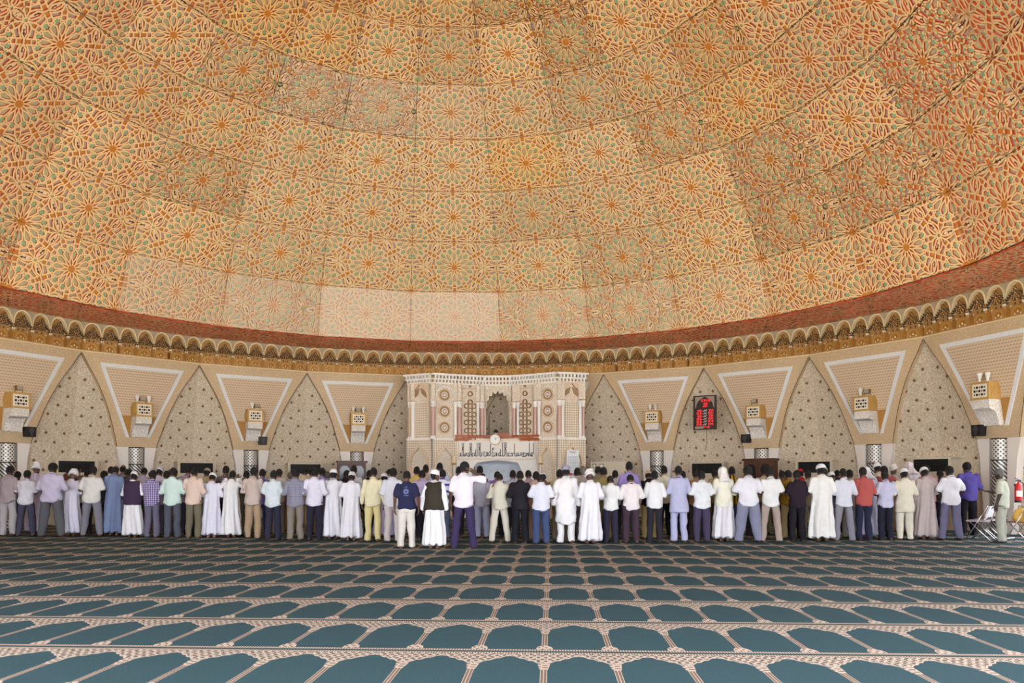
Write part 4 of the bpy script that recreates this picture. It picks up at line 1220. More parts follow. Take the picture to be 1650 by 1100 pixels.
class Pose: pass
def make_pose(arms, stance, bow, turn=0.0, lean=0.0):
    p = Pose(); p.key = (arms, stance, bow, turn)
    p.piv = np.array([0, .015, 1.425])
    p.H = Matrix.Translation(Vector(p.piv)) @ Matrix.Rotation(math.radians(turn), 4, 'Z') @ Matrix.Rotation(-math.radians(bow), 4, 'X')
    sh = {s: np.array([s * .168, -.005, 1.368]) for s in (-1, 1)}
    el, wr, hd, pn = {}, {}, {}, {}
    for s in (-1, 1):
        mode = arms if isinstance(arms, str) else arms[0 if s < 0 else 1]
        if mode == 'fold':   # hands laid over one another on the belly
            el[s] = np.array([s * .255, -.01, 1.115]); wr[s] = np.array([s * .06, .20, 1.13 + .03 * s]); hd[s] = np.array([-s, .12, .05]); pn[s] = np.array([0, -1, 0.])
        elif mode == 'down':
            el[s] = np.array([s * .245, -.03, 1.11]); wr[s] = np.array([s * .262, .035, .865]); hd[s] = np.array([0, .12, -1.]); pn[s] = np.array([-s, 0, 0.])
        elif mode == 'ears':  # both hands lifted beside the ears
            el[s] = np.array([s * .30, .02, 1.26]); wr[s] = np.array([s * .155, .06, 1.46]); hd[s] = np.array([-s * .15, .05, 1.]); pn[s] = np.array([0, 1, 0.])
        elif mode == 'brow':  # one hand lifted to the forehead, elbow out
            el[s] = np.array([s * .43, .06, 1.33]); wr[s] = np.array([s * .22, .12, 1.47]); hd[s] = np.array([-s * .8, .05, .55]); pn[s] = np.array([0, -1, 0.])
        elif mode == 'offer':  # forearm held out, palm up
            el[s] = np.array([s * .225, .07, 1.12]); wr[s] = np.array([s * .20, .32, 1.17]); hd[s] = np.array([0, 1, .15]); pn[s] = np.array([0, -.1, 1.])
        hd[s] = hd[s] / np.linalg.norm(hd[s]); pn[s] = pn[s] / np.linalg.norm(pn[s])
    w = {'n': .075, 'm': .12, 'w': .19}[stance]
    p.sh, p.el, p.wr, p.hd, p.pn, p.w = sh, el, wr, hd, pn, w
    p.hip = {s: np.array([s * .088, 0, .90]) for s in (-1, 1)}
    p.kn = {s: np.array([s * (.088 + (w - .088) * .52), .015, .49]) for s in (-1, 1)}
    p.an = {s: np.array([s * w, -.02, .085]) for s in (-1, 1)}
    return p


def head_pt(p, v): return np.array(p.H @ Vector(v))


def body_mesh(p):
    R = np.array(p.H.to_3x3())
    h = lambda v: head_pt(p, v)
    fs = [ell((0, 0, .93), (.14, .08, .12)), ell((0, 0, 1.08), (.13, .085, .13)), ell((0, 0, 1.23), (.155, .10, .17)), cone((-.13, -.005, 1.35), (.13, -.005, 1.35), .046, .046),
          cone((0, -.01, 1.36), h((0, -.005, .07)), .062, .052)]
    for s in (-1, 1):
        fs += [cone(p.hip[s], p.kn[s], .072, .053), cone(p.kn[s], p.an[s], .053, .036),
               cone(p.an[s], p.an[s] + np.array([0, -.025, -.05]), .036, .034), cone(p.an[s] + np.array([0, -.02, -.05]), p.an[s] + np.array([s * .02, .15, -.062]), .034, .024), cone(p.an[s] + np.array([s * .005, .10, -.06]), p.an[s] + np.array([-s * .012, .165, -.064]), .022, .02),
               cone(p.sh[s] + np.array([-s * .012, 0, -.012]), p.el[s], .043, .038), cone(p.el[s], p.wr[s], .039, .026)]
        side = np.cross(p.hd[s], p.pn[s])
        c = p.wr[s] + p.hd[s] * .052
        Rm = np.stack([side, p.hd[s], p.pn[s]], 1)
        fs.append(ell(c, (.042, .056, .019), Rm))
    f1 = union(fs, .022)
    hs = [ell(h((0, -.004, .165)), (.077, .098, .106), R), ell(h((0, .038, .085)), (.055, .058, .062), R), cone(h((0, .09, .15)), h((0, .112, .118)), .009, .017),
          ell(h((0, .088, .075)), (.026, .016, .014), R), ell(h((0, .082, .165)), (.05, .016, .012), R)]
    hs += [ell(h((s * .079, -.004, .132)), (.011, .024, .033), R) for s in (-1, 1)]
    f2 = union(hs, .014)
    V, Q = nets(lambda x, y, z: smin(f1(x, y, z), f2(x, y, z), .02), (-.52, -.22, 0), (.52, .52, 1.76), .0135)
    V[:, 2] = np.maximum(V[:, 2], .002)
    Vs, Qs = [V], [Q]; n = len(V); mats = [np.zeros(len(Q), int)]
    for s in (-1, 1):                                  # five fingers each, rooted in the palm
        d, nrm = p.hd[s], p.pn[s]; side = np.cross(d, nrm)
        th = 1 if np.dot(side, [0, .6, 1]) > 0 else -1
        for i in range(5):
            if i < 4:
                b = p.wr[s] + d * .088 + side * th * (.030 - i * .020); L = (.068, .078, .072, .056)[i]; dirs = d
                angs = (12, 38, 62); segl = (.45, .32, .25)
                b = b - d * .02; r = .0092 - .0006 * i
            else:
                b = p.wr[s] + d * .03 + side * th * .03; L = .07; dirs = d * .75 + side * th * .66; dirs /= np.linalg.norm(dirs)
                angs = (5, 20, 30); segl = (.5, .3, .22); r = .0105
            pts = [b]
            for a_, l_ in zip(angs, segl):
                t = math.radians(a_); pts.append(pts[-1] + (dirs * math.cos(t) + nrm * math.sin(t)) * (L + .02) * l_)
            rs = [r, r, r * .92, r * .7]
            ring = []
            for j, c in enumerate(pts):
                dd = pts[min(j + 1, 3)] - pts[max(j - 1, 0)]; dd /= np.linalg.norm(dd)
                a_ = np.cross(dd, side if abs(dd @ side) < .9 else nrm); a_ /= np.linalg.norm(a_); b_ = np.cross(dd, a_)
                for q in range(6): ring.append(c + (a_ * math.cos(q * math.pi / 3) + b_ * math.sin(q * math.pi / 3)) * rs[j])
            Vs.append(np.array(ring)); qs = []
            for j in range(3):
                for q in range(6): qs.append((n + j * 6 + q, n + j * 6 + (q + 1) % 6, n + (j + 1) * 6 + (q + 1) % 6, n + (j + 1) * 6 + q))
            e = n + 18
            qs += [(e, e + 1, e + 2, e + 3), (e, e + 3, e + 4, e + 5)]
            Qs.append(np.array(qs)); mats.append(np.zeros(len(qs), int)); n += 24
    for s in (-1, 1):                                  # eyes
        for mi, rr, off in ((1, .0125, 0), (2, .007, .0075)):
            c0 = (s * .031, .083 + off, .143)
            ring = []; qs = []
            for a_ in range(5):
                for b_ in range(8):
                    ph = math.pi * a_ / 4; t = 2 * math.pi * b_ / 8
                    ring.append(h((c0[0] + rr * math.sin(ph) * math.cos(t), c0[1] + rr * math.cos(ph), c0[2] + rr * math.sin(ph) * math.sin(t))))
            for a_ in range(4):
                for b_ in range(8): qs.append((n + a_ * 8 + b_, n + a_ * 8 + (b_ + 1) % 8, n + (a_ + 1) * 8 + (b_ + 1) % 8, n + (a_ + 1) * 8 + b_))
            Vs.append(np.array(ring)); Qs.append(np.array(qs)); mats.append(np.full(len(qs), mi)); n += 40
    me = np_mesh('body', np.concatenate(Vs), np.concatenate(Qs), 0)
    mm = np.concatenate(mats)
    p.top = float(V[:, 2].max())
    return me, mm


def wrinkle(V, Q, seed, kind):
    r = np.random.default_rng(seed); N = normals(V, Q)
    d = np.zeros(len(V))
    if kind == 'robe':
        th = np.arctan2(V[:, 0], V[:, 1] * 1.35)
        low = np.clip((1.15 - V[:, 2]) / .9, 0, 1)
        d += (.005 + .024 * low) * np.sin(th * 8 + r.uniform(0, 6) + 1.1 * np.sin(V[:, 2] * 3 + r.uniform(0, 6))) + .007 * low * np.sin(th * 15 + r.uniform(0, 6) + V[:, 2] * 2)
    n = 7
    for _ in range(n):
        k = r.normal(size=3); k /= np.linalg.norm(k)
        if kind == 'trousers': k[2] *= .6
        fr = r.uniform(14, 42)
        d += {'shirt': .0042, 'robe': .0022, 'trousers': .0042}[kind] * np.sin(V @ k * fr + r.uniform(0, 6) + .8 * np.sin(V @ k[::-1] * fr * .6))
    return V + N * d[:, None]


def sleeves(p, kind, g=1.0):
    fs = []
    for s in (-1, 1):
        S, E, W = p.sh[s], p.el[s], p.wr[s]
        if kind == 'short': fs.append(cone(S, S + (E - S) * .80, .059 * g, .069 * g))
        else:
            fs.append(cone(S, E, .060 * g, .055 * g)); fs.append(cone(E, E + (W - E) * .93, .053 * g, .042 * g if kind == 'long' else .062))
    return fs


def garment(p, kind, seed):
    hem = {'shirt_short': .79, 'shirt_long': .79, 'tee': .85, 'jacket': .78, 'kurta': .42, 'tunic': .66}.get(kind, .8)
    top = [(1.25, .190, .125, -.004), (1.32, .188, .118, -.006), (1.385, .150, .094, -.006), (1.42, .105, .078, -.002), (1.452, .068, .064, .004)]
    vox = .019
    if kind in ('shirt_short', 'shirt_long', 'tee', 'jacket', 'tunic', 'kurta'):
        g = .014 if kind == 'jacket' else 0.0
        fl = .02 if kind in ('kurta', 'tunic') else 0
        T = [(hem, .198 + g + fl, .150 + g + fl, -.006), (.92, .192 + g + fl * .6, .144 + g, -.006), (1.05, .180 + g, .130 + g, -.006)] + [(z, a + g, b + g, c) for z, a, b, c in top]
        arms = 'short' if kind in ('shirt_short', 'tee') else ('wide' if kind == 'kurta' else 'long')
        fs = [loft(T)] + sleeves(p, arms, 1.08 if g else 1)
        f = union(fs, .03)
        V, Q = nets(f, (-.54, -.26, hem), (.54, .5, 1.48), vox)
        V = wrinkle(V, Q, seed, 'shirt')
        if kind.startswith('shirt') or kind == 'kurta':   # curved tail at the hem
            lowz = V[:, 2] < hem + .03
            V[lowz, 2] += .05 * np.abs(V[lowz, 0] / .19) ** 2
    elif kind == 'vest':
        T = [(.84, .232, .182, -.006), (.95, .226, .176, -.006), (1.1, .214, .166, -.006), (1.28, .212, .16, -.008), (1.37, .182, .132, -.008), (1.42, .11, .09, -.002), (1.44, .08, .075, .002)]
        V, Q = nets(union([loft(T), cone((-.13, -.005, 1.362), (.13, -.005, 1.362), .086, .086)], .02), (-.3, -.26, .84), (.3, .26, 1.48), vox)
        V = wrinkle(V, Q, seed, 'shirt')
    elif kind == 'robe':
        T = [(.10, .235 + p.w * .25, .185, -.005), (.5, .218 + p.w * .12, .165, -.005), (.85, .200, .145, -.004), (1.05, .190, .132, -.004)] + top
        V, Q = nets(union([loft(T)] + sleeves(p, 'wide'), .03), (-.56, -.28, .1), (.56, .5, 1.48), vox)
        V = wrinkle(V, Q, seed, 'robe')
    elif kind in ('trousers', 'baggy'):
        g = 1.0 if kind == 'trousers' else 1.28
        fs = [loft([(.80, .170 * (1 + (g - 1) * .4), .116, 0), (.92, .160, .108, 0), (1.0, .145, .096, 0)])]
        for s in (-1, 1):
            a = p.an[s] + np.array([0, .0, -.03]); kn = p.kn[s]
            fs += [cone(p.hip[s] + np.array([s * .004, 0, -.03]), kn, .098 * (1 + (g - 1) * .5), .081 * g), cone(kn, a, .081 * g, .07 * (g if g == 1 else 1.1))]
        f = union(fs, .018)
        fz = lambda x, y, z: np.maximum(f(x, y, z), .035 - z)
        V, Q = nets(fz, (-.36, -.2, 0.03), (.36, .2, 1.0), vox)
        V = wrinkle(V, Q, seed, 'trousers')
    me = np_mesh(kind, V, Q)
    return me


def collar_mesh(p):
    mb = MB(); pts = []
    for i in range(15):
        t = math.pi * 2 * i / 14 - math.pi / 2
        pts.append((.062 * math.cos(t), .008 + .064 * math.sin(t), 1.452 + .016 * -math.sin(t)))
    mb.tube(pts, .016, 6, 0, False)
    return mb.mesh('collar', [None], True)


# hair and headwear, in head coordinates
def head_piece(kind):
    hair = ell((0, -.006, .170), (.083, .104, .111))
    if kind == 'hair':
        f = lambda x, y, z: np.maximum(hair(x, y, z), np.maximum((y - .055) * .8 + (.165 - z) * .55, (.075 - z) + y * .25))
        V, Q = nets(f, (-.1, -.13, .04), (.1, .13, .3), .009)
    elif kind == 'bald':       # short fringe round the back of the head
        e2 = ell((0, -.006, .165), (.0805, .1015, .108))
        f = lambda x, y, z: np.maximum(np.maximum(e2(x, y, z), z - .205), np.maximum(y - .0, (.08 - z) + y * .2))
        V, Q = nets(f, (-.1, -.13, .04), (.1, .05, .24), .009)
    elif kind == 'cap':        # rounded white skull cap
        e2 = ell((0, -.012, .195), (.093, .113, .102))
        f = lambda x, y, z: np.maximum(e2(x, y, z), .17 - z - .15 * y)
        V, Q = nets(f, (-.11, -.14, .12), (.11, .12, .31), .009)
    elif kind == 'kufi':       # straight-sided cap
        T = loft([(.175, .084, .106, -.006), (.265, .080, .100, -.008), (.283, .070, .090, -.008)])
        f = lambda x, y, z: T(x, y, z - .1 * y)
        V, Q = nets(f, (-.1, -.13, .14), (.1, .12, .31), .009)
    elif kind == 'peak':       # cap with a peak
        e2 = ell((0, -.004, .185), (.088, .108, .10)); v = ell((0, .12, .185), (.062, .075, .012))
        f = lambda x, y, z: smin(np.maximum(e2(x, y, z), .175 - z), v(x, y, z), .01)
        V, Q = nets(f, (-.1, -.13, .15), (.1, .21, .31), .009)
    elif kind == 'turban':
        def f(x, y, z):
            r = ell((0, -.008, .215), (.098, .115, .088))(x, y, z)
            r = np.maximum(r, .15 - z)
            for i, (ti, tj) in enumerate(((.32, .1), (-.28, -.05), (.05, .3), (-.1, -.32), (.3, -.2))):
                zz = z - (.19 + .022 * i) - ti * x - tj * y; R_ = .098 - .010 * i
                q = np.sqrt(x ** 2 + ((y + .008) * .86) ** 2) - R_
                r = smin(r, np.sqrt(q ** 2 + zz ** 2) - .024, .010)
            return r
        V, Q = nets(f, (-.15, -.17, .10), (.15, .16, .36), .0095)
    elif kind == 'scarf':      # cloth over the head falling on the nape
        def f(x, y, z):
            a = ell((0, -.01, .185), (.098, .118, .112))(x, y, z)
            b = loft([(-.13, .13, .075, -.085), (-.02, .115, .08, -.06), (.1, .098, .085, -.03), (.2, .09, .09, -.02)])(x, y, z)
            r = smin(a, b, .03)
            return np.maximum(r, (y - .06) + (.16 - z) * .5)
        V, Q = nets(f, (-.16, -.2, -.14), (.16, .13, .31), .011)
        N = normals(V, Q); V = V + N * (.007 * np.sin(np.arctan2(V[:, 0], V[:, 1]) * 7 + V[:, 2] * 14))[:, None]
    return np_mesh(kind, V, Q)


POSES = {'A': ('fold', 'n', 28, 0), 'B': ('fold', 'm', 14, 0), 'C': ('fold', 'm', 40, 0), 'D': ('fold', 'w', 16, 0), 'E': ('down', 'm', 22, 0), 'F': ('ears', 'n', 24, 0),
         'G': (('down', 'brow'), 'w', 10, -42), 'I': ('down', 'n', 6, -48), 'J': (('down', 'offer'), 'n', 14, 0), 'K': ('fold', 'w', 38, 0), 'L': ('fold', 'n', 10, 0)}
_pose, _body, _gar, _hp, _col = {}, {}, {}, {}, {}
def get_body(pk):
    if pk not in _body:
        p = make_pose(*POSES[pk]); _pose[pk] = p
        _body[pk] = body_mesh(p)
    return _body[pk]
def get_gar(pk, kind, seed):
    key = (pk, kind, seed)
    if key not in _gar: _gar[key] = garment(_pose[pk], kind, hash(key) % 9999 if False else (ord(pk) * 31 + len(kind) * 7 + seed * 101))
    return _gar[key]


def cloth(rgb, pat=None):
    key = 'cloth_%d_%d_%d_%s' % (*rgb, pat)
    if key in _pl: return _pl[key]
    m, b = new_mat(key, .85, 0, .15)
    v, x, y, z = coords()
    c = tuple(k * .70 for k in srgb(*rgb)); n = noise(v, 14, 3)
    col = mixc(n, tuple(k * .9 for k in c), tuple(min(1, k * 1.06) for k in c))
    if pat:
        kind, c2 = pat[0], srgb(*pat[1])
        if kind == 'plaid':
            f = ((x * 22).fr().lt(.22) + (z * 22).fr().lt(.22)) * .55
            col = mixc(f, col, c2)
        elif kind == 'check':
            f = ((x * 40).fr().lt(.4) + (z * 40).fr().lt(.4)) * .4
            col = mixc(f, col, c2)
        elif kind == 'pin':
            col = mixc((x * 34).fr().lt(.2) * .6, col, c2)
        elif kind == 'vstripe':
            col = mixc((x * 11).fr().lt(.45), col, c2)
        elif kind == 'hstripe':
            f = (z * 6.2).fr()
            col = mixc(f.lt(.36), col, c2); col = mixc(((z - 1.02).ab()).lt(.04), col, srgb(36, 96, 70))
        elif kind == 'spots':
            col = mixc(voro(v, 34).lt(.42), col, c2)
    setc(b, col); bump(b, noise(v, 300, 2), .15, .002)
    _pl[key] = m
    return m


SKIN = [plain('skin_a', (70, 46, 36), .5, var=.1), plain('skin_b', (92, 62, 48), .5, var=.1), plain('skin_c', (54, 36, 30), .5, var=.1), plain('skin_d', (112, 76, 58), .5, var=.1)]
EYE, PUP = plain('eye_white', (222, 214, 206), .3), plain('eye_dark', (24, 18, 16), .2)
HAIRC = {'k': plain('black_hair', (20, 17, 16), .9, bumpy=.4), 'g': plain('grey_hair', (96, 92, 90), .9, bumpy=.4)}


def person(px, fy, ty, pose, desc, wear, hat='hair', hatc=None, girth=1.0, skin=0, yaw=0.0, group=None, Y=None, seed=0):
    """px = image column of the body, fy = feet row, ty = head-top row (or Y = distance instead of fy)"""
    me, mm = get_body(pose); p = _pose[pose]
    if Y is None: Y = FPX * HC / (fy - YH)
    top = p.top + {'hair': .008, 'cap': .02, 'kufi': .02, 'turban': .045, 'scarf': .02, 'peak': .02, 'bald': .0}[hat]
    zs = hgt(ty, Y) / top
    zs = max(.86, min(1.16, zs))
    gx = girth * (.55 + .45 * zs)
    mw = Matrix.Translation((pix(px, Y), Y, 0)) @ Matrix.Rotation(yaw, 4, 'Z') @ Matrix.Diagonal((gx, gx, zs, 1))
    t = thing('person', desc, 'person', mw, group)
    o = link('body', me, t)
    if not me.materials:
        for m_ in (None, EYE, PUP): me.materials.append(m_)
        me.polygons.foreach_set('material_index', mm.astype(np.int32)); me.update()
    def own(o, m_):
        o.material_slots[0].link = 'OBJECT'; o.material_slots[0].material = m_
    own(o, SKIN[skin])
    NAMES = {'shirt_short': 'shirt', 'shirt_long': 'shirt', 'tee': 'tee_shirt', 'robe': 'robe', 'trousers': 'trousers', 'baggy': 'trousers', 'vest': 'waistcoat', 'jacket': 'jacket', 'kurta': 'kurta', 'tunic': 'tunic'}
    for kind, col, *pt in wear:
        mt = cloth(col, pt[0] if pt else None)
        g = link(NAMES[kind], get_gar(pose, kind, seed % 3), t); own(g, mt)
        if kind.startswith('shirt') or kind in ('jacket', 'kurta', 'tunic', 'robe'):
            if pose not in _col: _col[pose] = collar_mesh(p)
            c = link('collar', _col[pose], g); own(c, mt)
    if hat not in _hp: _hp[hat] = head_piece(hat)
    if hat in ('hair', 'bald'):
        q = link('hair', _hp[hat], t, p.H); own(q, HAIRC[hatc or 'k'])
    else:
        if hat in ('cap', 'kufi', 'peak'):
            if 'hair' not in _hp: _hp['hair'] = head_piece('hair')
            q = link('hair', _hp['hair'], t, p.H @ Matrix.Diagonal((.985, .985, .97, 1))); own(q, HAIRC['k'])
        q = link({'cap': 'skull_cap', 'kufi': 'kufi_cap', 'peak': 'peaked_cap', 'turban': 'turban', 'scarf': 'head_scarf'}[hat], _hp[hat], t, p.H)
        own(q, cloth(*hatc) if isinstance(hatc[0], tuple) else cloth(hatc))
    return t, Y


W_, LAV, NAVY, GREY, BLK = (240, 238, 240), (206, 196, 226), (44, 44, 72), (122, 120, 132), (30, 28, 34)
CRM, KHA, TAN = (236, 228, 206), (128, 118, 96), (176, 146, 116)
S, Lg, T_, R_ = 'shirt_short', 'shirt_long', 'trousers', 'robe'
WHT = (244, 242, 246)
FR = [  # column, feet row, head row, pose, label, clothing, headwear, hat colour, girth, skin
    (13, 863, 750, 'E', 'person in mauve-grey shirt and pale grey trousers at the far left', [(T_, (188, 180, 184)), (S, (176, 160, 166))], 'hair', None, 1.05, 0),
    (42, 863, 757, 'D', 'person in short-sleeved white tee and slate navy trousers, second from left', [(T_, (78, 76, 96)), (S, (232, 230, 242))], 'hair', None, .98, 1),
    (83, 865, 745, 'D', 'burly person in lavender shirt and dark grey trousers, third from left', [(T_, (98, 98, 104)), (Lg, (206, 198, 224))], 'hair', None, 1.22, 0),
    (115, 863, 756, 'A', 'person in white turban and long white robe near the left', [(R_, (230, 226, 244))], 'turban', WHT, 1.0, 1),
    (148, 864, 750, 'D', 'person in pale cream short-sleeved shirt and grey trousers, beside the blue robe', [(T_, (136, 132, 144)), (S, (230, 228, 224))], 'hair', None, 1.08, 0),
    (184, 863, 750, 'A', 'balding person in slate blue robe', [(R_, (130, 146, 184))], 'bald', 'k', 1.0, 1),
    (214, 866, 759, 'A', 'person in dark purple waistcoat over white robe with white cap', [(R_, WHT), ('vest', (70, 52, 78))], 'cap', WHT, .95, 0),
    (245, 866, 757, 'B', 'person in purple plaid shirt and grey trousers', [(T_, (112, 108, 128)), (Lg, (92, 70, 140), ('plaid', (222, 214, 232)))], 'hair', None, .98, 0),
    (278, 867, 753, 'B', 'person in mint green shirt with rolled sleeves and slate trousers', [(T_, (88, 90, 104)), (Lg, (214, 236, 230))], 'hair', None, 1.02, 0),
    (312, 867, 752, 'B', 'person in peach shirt and olive khaki trousers', [(T_, (120, 112, 94)), (Lg, (230, 206, 192))], 'hair', None, .98, 1),
    (341, 866, 761, 'A', 'short person in white robe and white cap, beside the peach shirt', [(R_, (232, 230, 246))], 'cap', WHT, .98, 3),
    (373, 866, 758, 'F', 'person in white robe lifting both hands to the ears', [(R_, (242, 240, 244))], 'hair', None, .96, 0),
    (408, 868, 752, 'B', 'person in beige checked shirt and tan trousers', [(T_, (176, 150, 124)), (Lg, (206, 190, 182), ('check', (166, 146, 140)))], 'hair', None, 1.02, 0),
    (440, 869, 757, 'B', 'person in pale blue short-sleeved shirt and navy trousers', [(T_, (52, 50, 68)), (S, (218, 228, 234))], 'hair', None, 1.0, 0),
    (476, 870, 755, 'B', 'person in grey-blue checked shirt and stone grey trousers', [(T_, (140, 130, 122)), (Lg, (112, 112, 136), ('check', (160, 156, 172)))], 'hair', None, 1.02, 1),
    (507, 870, 753, 'B', 'person in pale lilac shirt and black navy trousers, left of two white robes', [(T_, (44, 42, 56)), (Lg, (230, 226, 244))], 'hair', None, 1.0, 0),
    (537, 869, 755, 'L', 'person in white robe and plain white cap, left of the patterned cap', [(R_, (240, 238, 248))], 'cap', WHT, 1.0, 0),
    (566, 871, 760, 'A', 'person in white robe and grey-patterned white cap', [(R_, (240, 238, 248))], 'kufi', (WHT, ('spots', (120, 116, 122))), .98, 1),
    (601, 872, 753, 'E', 'person in pale yellow shirt and yellow trousers', [(T_, (232, 216, 160)), (Lg, (240, 232, 196))], 'hair', None, 1.0, 1),
    (633, 873, 753, 'B', 'person in white shirt and cream trousers, behind the navy tee', [(T_, (214, 204, 204)), (Lg, (232, 232, 244))], 'hair', None, 1.02, 0),
    (655, 883, 758, 'E', 'person in navy tee with a printed back and off-white trousers', [(T_, (222, 214, 208)), ('tee', (44, 46, 78))], 'hair', None, .98, 1),
    (700, 884, 756, 'I', 'person in dark olive waistcoat over white robe, head turned right', [(R_, WHT), ('vest', (62, 56, 48))], 'cap', WHT, .95, 1),
    (747, 884, 743, 'G', 'tall person in white pinstriped shirt and navy trousers, hand raised to brow', [(T_, (62, 52, 88)), (S, (238, 230, 242), ('pin', (216, 204, 224)))], 'hair', None, 1.04, 0),
    (777, 866, 762, 'C', 'person in pale grey-blue shirt and light blue trousers', [(T_, (172, 176, 202)), (Lg, (190, 188, 206))], 'bald', 'k', .98, 0),
    (805, 874, 762, 'K', 'person in cream shirt and cream trousers with legs wide apart', [(T_, (238, 230, 216)), (Lg, (238, 232, 216))], 'bald', 'k', .98, 1),
    (838, 875, 758, 'B', 'person in black jacket and black trousers', [(T_, (34, 34, 44)), ('jacket', (40, 38, 46))], 'hair', None, 1.0, 1),
    (872, 876, 764, 'C', 'person in white short-sleeved shirt and blue jeans', [(T_, (70, 84, 124)), (S, (232, 232, 248))], 'hair', None, 1.04, 0),
    (912, 875, 750, 'E', 'person in long white tunic, white trousers and striped kufi cap', [(T_, (240, 238, 240)), ('kurta', (240, 238, 240), ('pin', (220, 216, 224)))], 'kufi', ((150, 140, 170), ('pin', (220, 216, 226))), 1.08, 0),
    (951, 876, 756, 'A', 'person in white robe and white turban, right of the kufi cap', [(R_, (242, 240, 248))], 'turban', WHT, 1.0, 0),
    (984, 874, 766, 'C', 'slim person in white shirt and navy trousers, right of the white turban', [(T_, (52, 48, 68)), (Lg, (238, 238, 240))], 'hair', None, .94, 0),
    (1017, 874, 764, 'C', 'person in pinkish white shirt and maroon trousers', [(T_, (70, 54, 66)), (Lg, (240, 230, 234))], 'hair', None, 1.04, 1),
    (1055, 873, 758, 'B', 'person in white shirt and charcoal trousers, left of the blue outfit', [(T_, (46, 44, 54)), (Lg, (238, 238, 242))], 'hair', None, .96, 0),
    (1094, 873, 750, 'B', 'person in matching periwinkle blue shirt and trousers', [(T_, (184, 184, 220)), ('tunic', (190, 190, 224))], 'hair', None, 1.0, 1),
    (1131, 873, 758, 'B', 'person in white short-sleeved shirt and plum navy trousers', [(T_, (74, 66, 92)), (S, (234, 236, 240))], 'hair', None, 1.02, 0),
    (1166, 872, 752, 'A', 'person in cream-topped white robe and draped white head scarf', [(R_, (236, 232, 240)), ('jacket', (242, 238, 220))], 'scarf', (246, 244, 242), 1.0, 0),
    (1206, 873, 750, 'D', 'heavy person in white short-sleeved shirt and baggy grey-blue trousers', [('baggy', (138, 138, 164)), (S, (238, 236, 246))], 'hair', None, 1.18, 0),
    (1242, 873, 752, 'D', 'person in off-white shirt and taupe trousers', [(T_, (176, 158, 148)), (S, (236, 236, 236))], 'hair', None, 1.0, 0),
    (1285, 872, 757, 'B', 'person in black polo shirt and black trousers', [(T_, (36, 32, 40)), (S, (46, 34, 46))], 'hair', None, .98, 0),
    (1324, 872, 747, 'L', 'large person in broad white robe and white cap, right of the black polo', [(R_, (244, 242, 240))], 'cap', WHT, 1.16, 0),
    (1360, 872, 754, 'D', 'person in pale blue-white shirt and grey trousers, left of the red shirt', [(T_, (140, 138, 150)), (Lg, (222, 222, 236))], 'hair', None, .98, 1),
    (1392, 871, 752, 'B', 'person in coral red shirt and navy trousers', [(T_, (44, 46, 70)), (Lg, (186, 92, 88))], 'hair', None, 1.0, 0),
    (1427, 870, 758, 'B', 'person in pale lavender shirt and black trousers, right of the red shirt', [(T_, (40, 40, 56)), (S, (206, 204, 232))], 'hair', None, .96, 0),
    (1458, 870, 754, 'B', 'person in cream shirt and trousers with patterned white cap', [(T_, (230, 222, 206)), ('tunic', (234, 226, 206))], 'cap', (WHT, ('spots', (180, 176, 200))), 1.0, 0),
    (1492, 869, 752, 'A', 'person in beige-grey robe and white cap', [(R_, (204, 190, 188))], 'cap', WHT, 1.0, 0),
    (1532, 870, 750, 'D', 'person in crisp white short-sleeved shirt and grey-purple trousers, wide stance', [(T_, (120, 116, 146)), (S, (238, 236, 246))], 'hair', None, 1.10, 2),
    (1560, 862, 744, 'B', 'person in deep purple shirt and black trousers near the chairs', [(T_, (32, 30, 40)), (Lg, (92, 80, 160))], 'hair', None, 1.12, 2),
    (1614, 874, 755, 'J', 'grey-haired person in sage shirt and trousers holding out a hand', [(T_, (186, 186, 172)), (S, (206, 208, 192))], 'hair', 'g', 1.02, 2),
]
YAW = {46: .75, 22: -.06, 21: -.12}
fx, fY = [], []
for i, (px, fy, ty, po, lb, wr_, ht, hc_, gi, sk) in enumerate(FR):
    t_, Y_ = person(px, fy, ty, po, lb, wr_, ht, hc_, gi, sk, YAW.get(i, rng.uniform(-.06, .06)), 'rear row of worshippers', seed=i)
    if i not in (20, 21, 22, 46, 45): fx.append(px); fY.append(Y_)
    if i == 20:      # printed crest on the back of the navy tee
        mb = MB()
        for c_, r_ in (((0, 1.24), .055), ((0, 1.24), .035)):
            mb.tube([(c_[0] + r_ * math.cos(q * .45), -.142, c_[1] + r_ * math.sin(q * .45)) for q in range(15)], .004, 5)
        mb.tube([(-.03, -.142, 1.21), (-.012, -.142, 1.27), (0, -.142, 1.22), (.012, -.142, 1.27), (.03, -.142, 1.21)], .005, 5)
        mb.tube([(-.05, -.141, 1.15), (-.02, -.141, 1.17), (.02, -.141, 1.14), (.05, -.141, 1.16)], .005, 5); mb.tube([(-.03, -.138, 1.33), (0, -.138, 1.34), (.03, -.138, 1.33)], .004, 5)
        mb.build('back_print', plain('print_pale', (132, 140, 190), .7), t_)

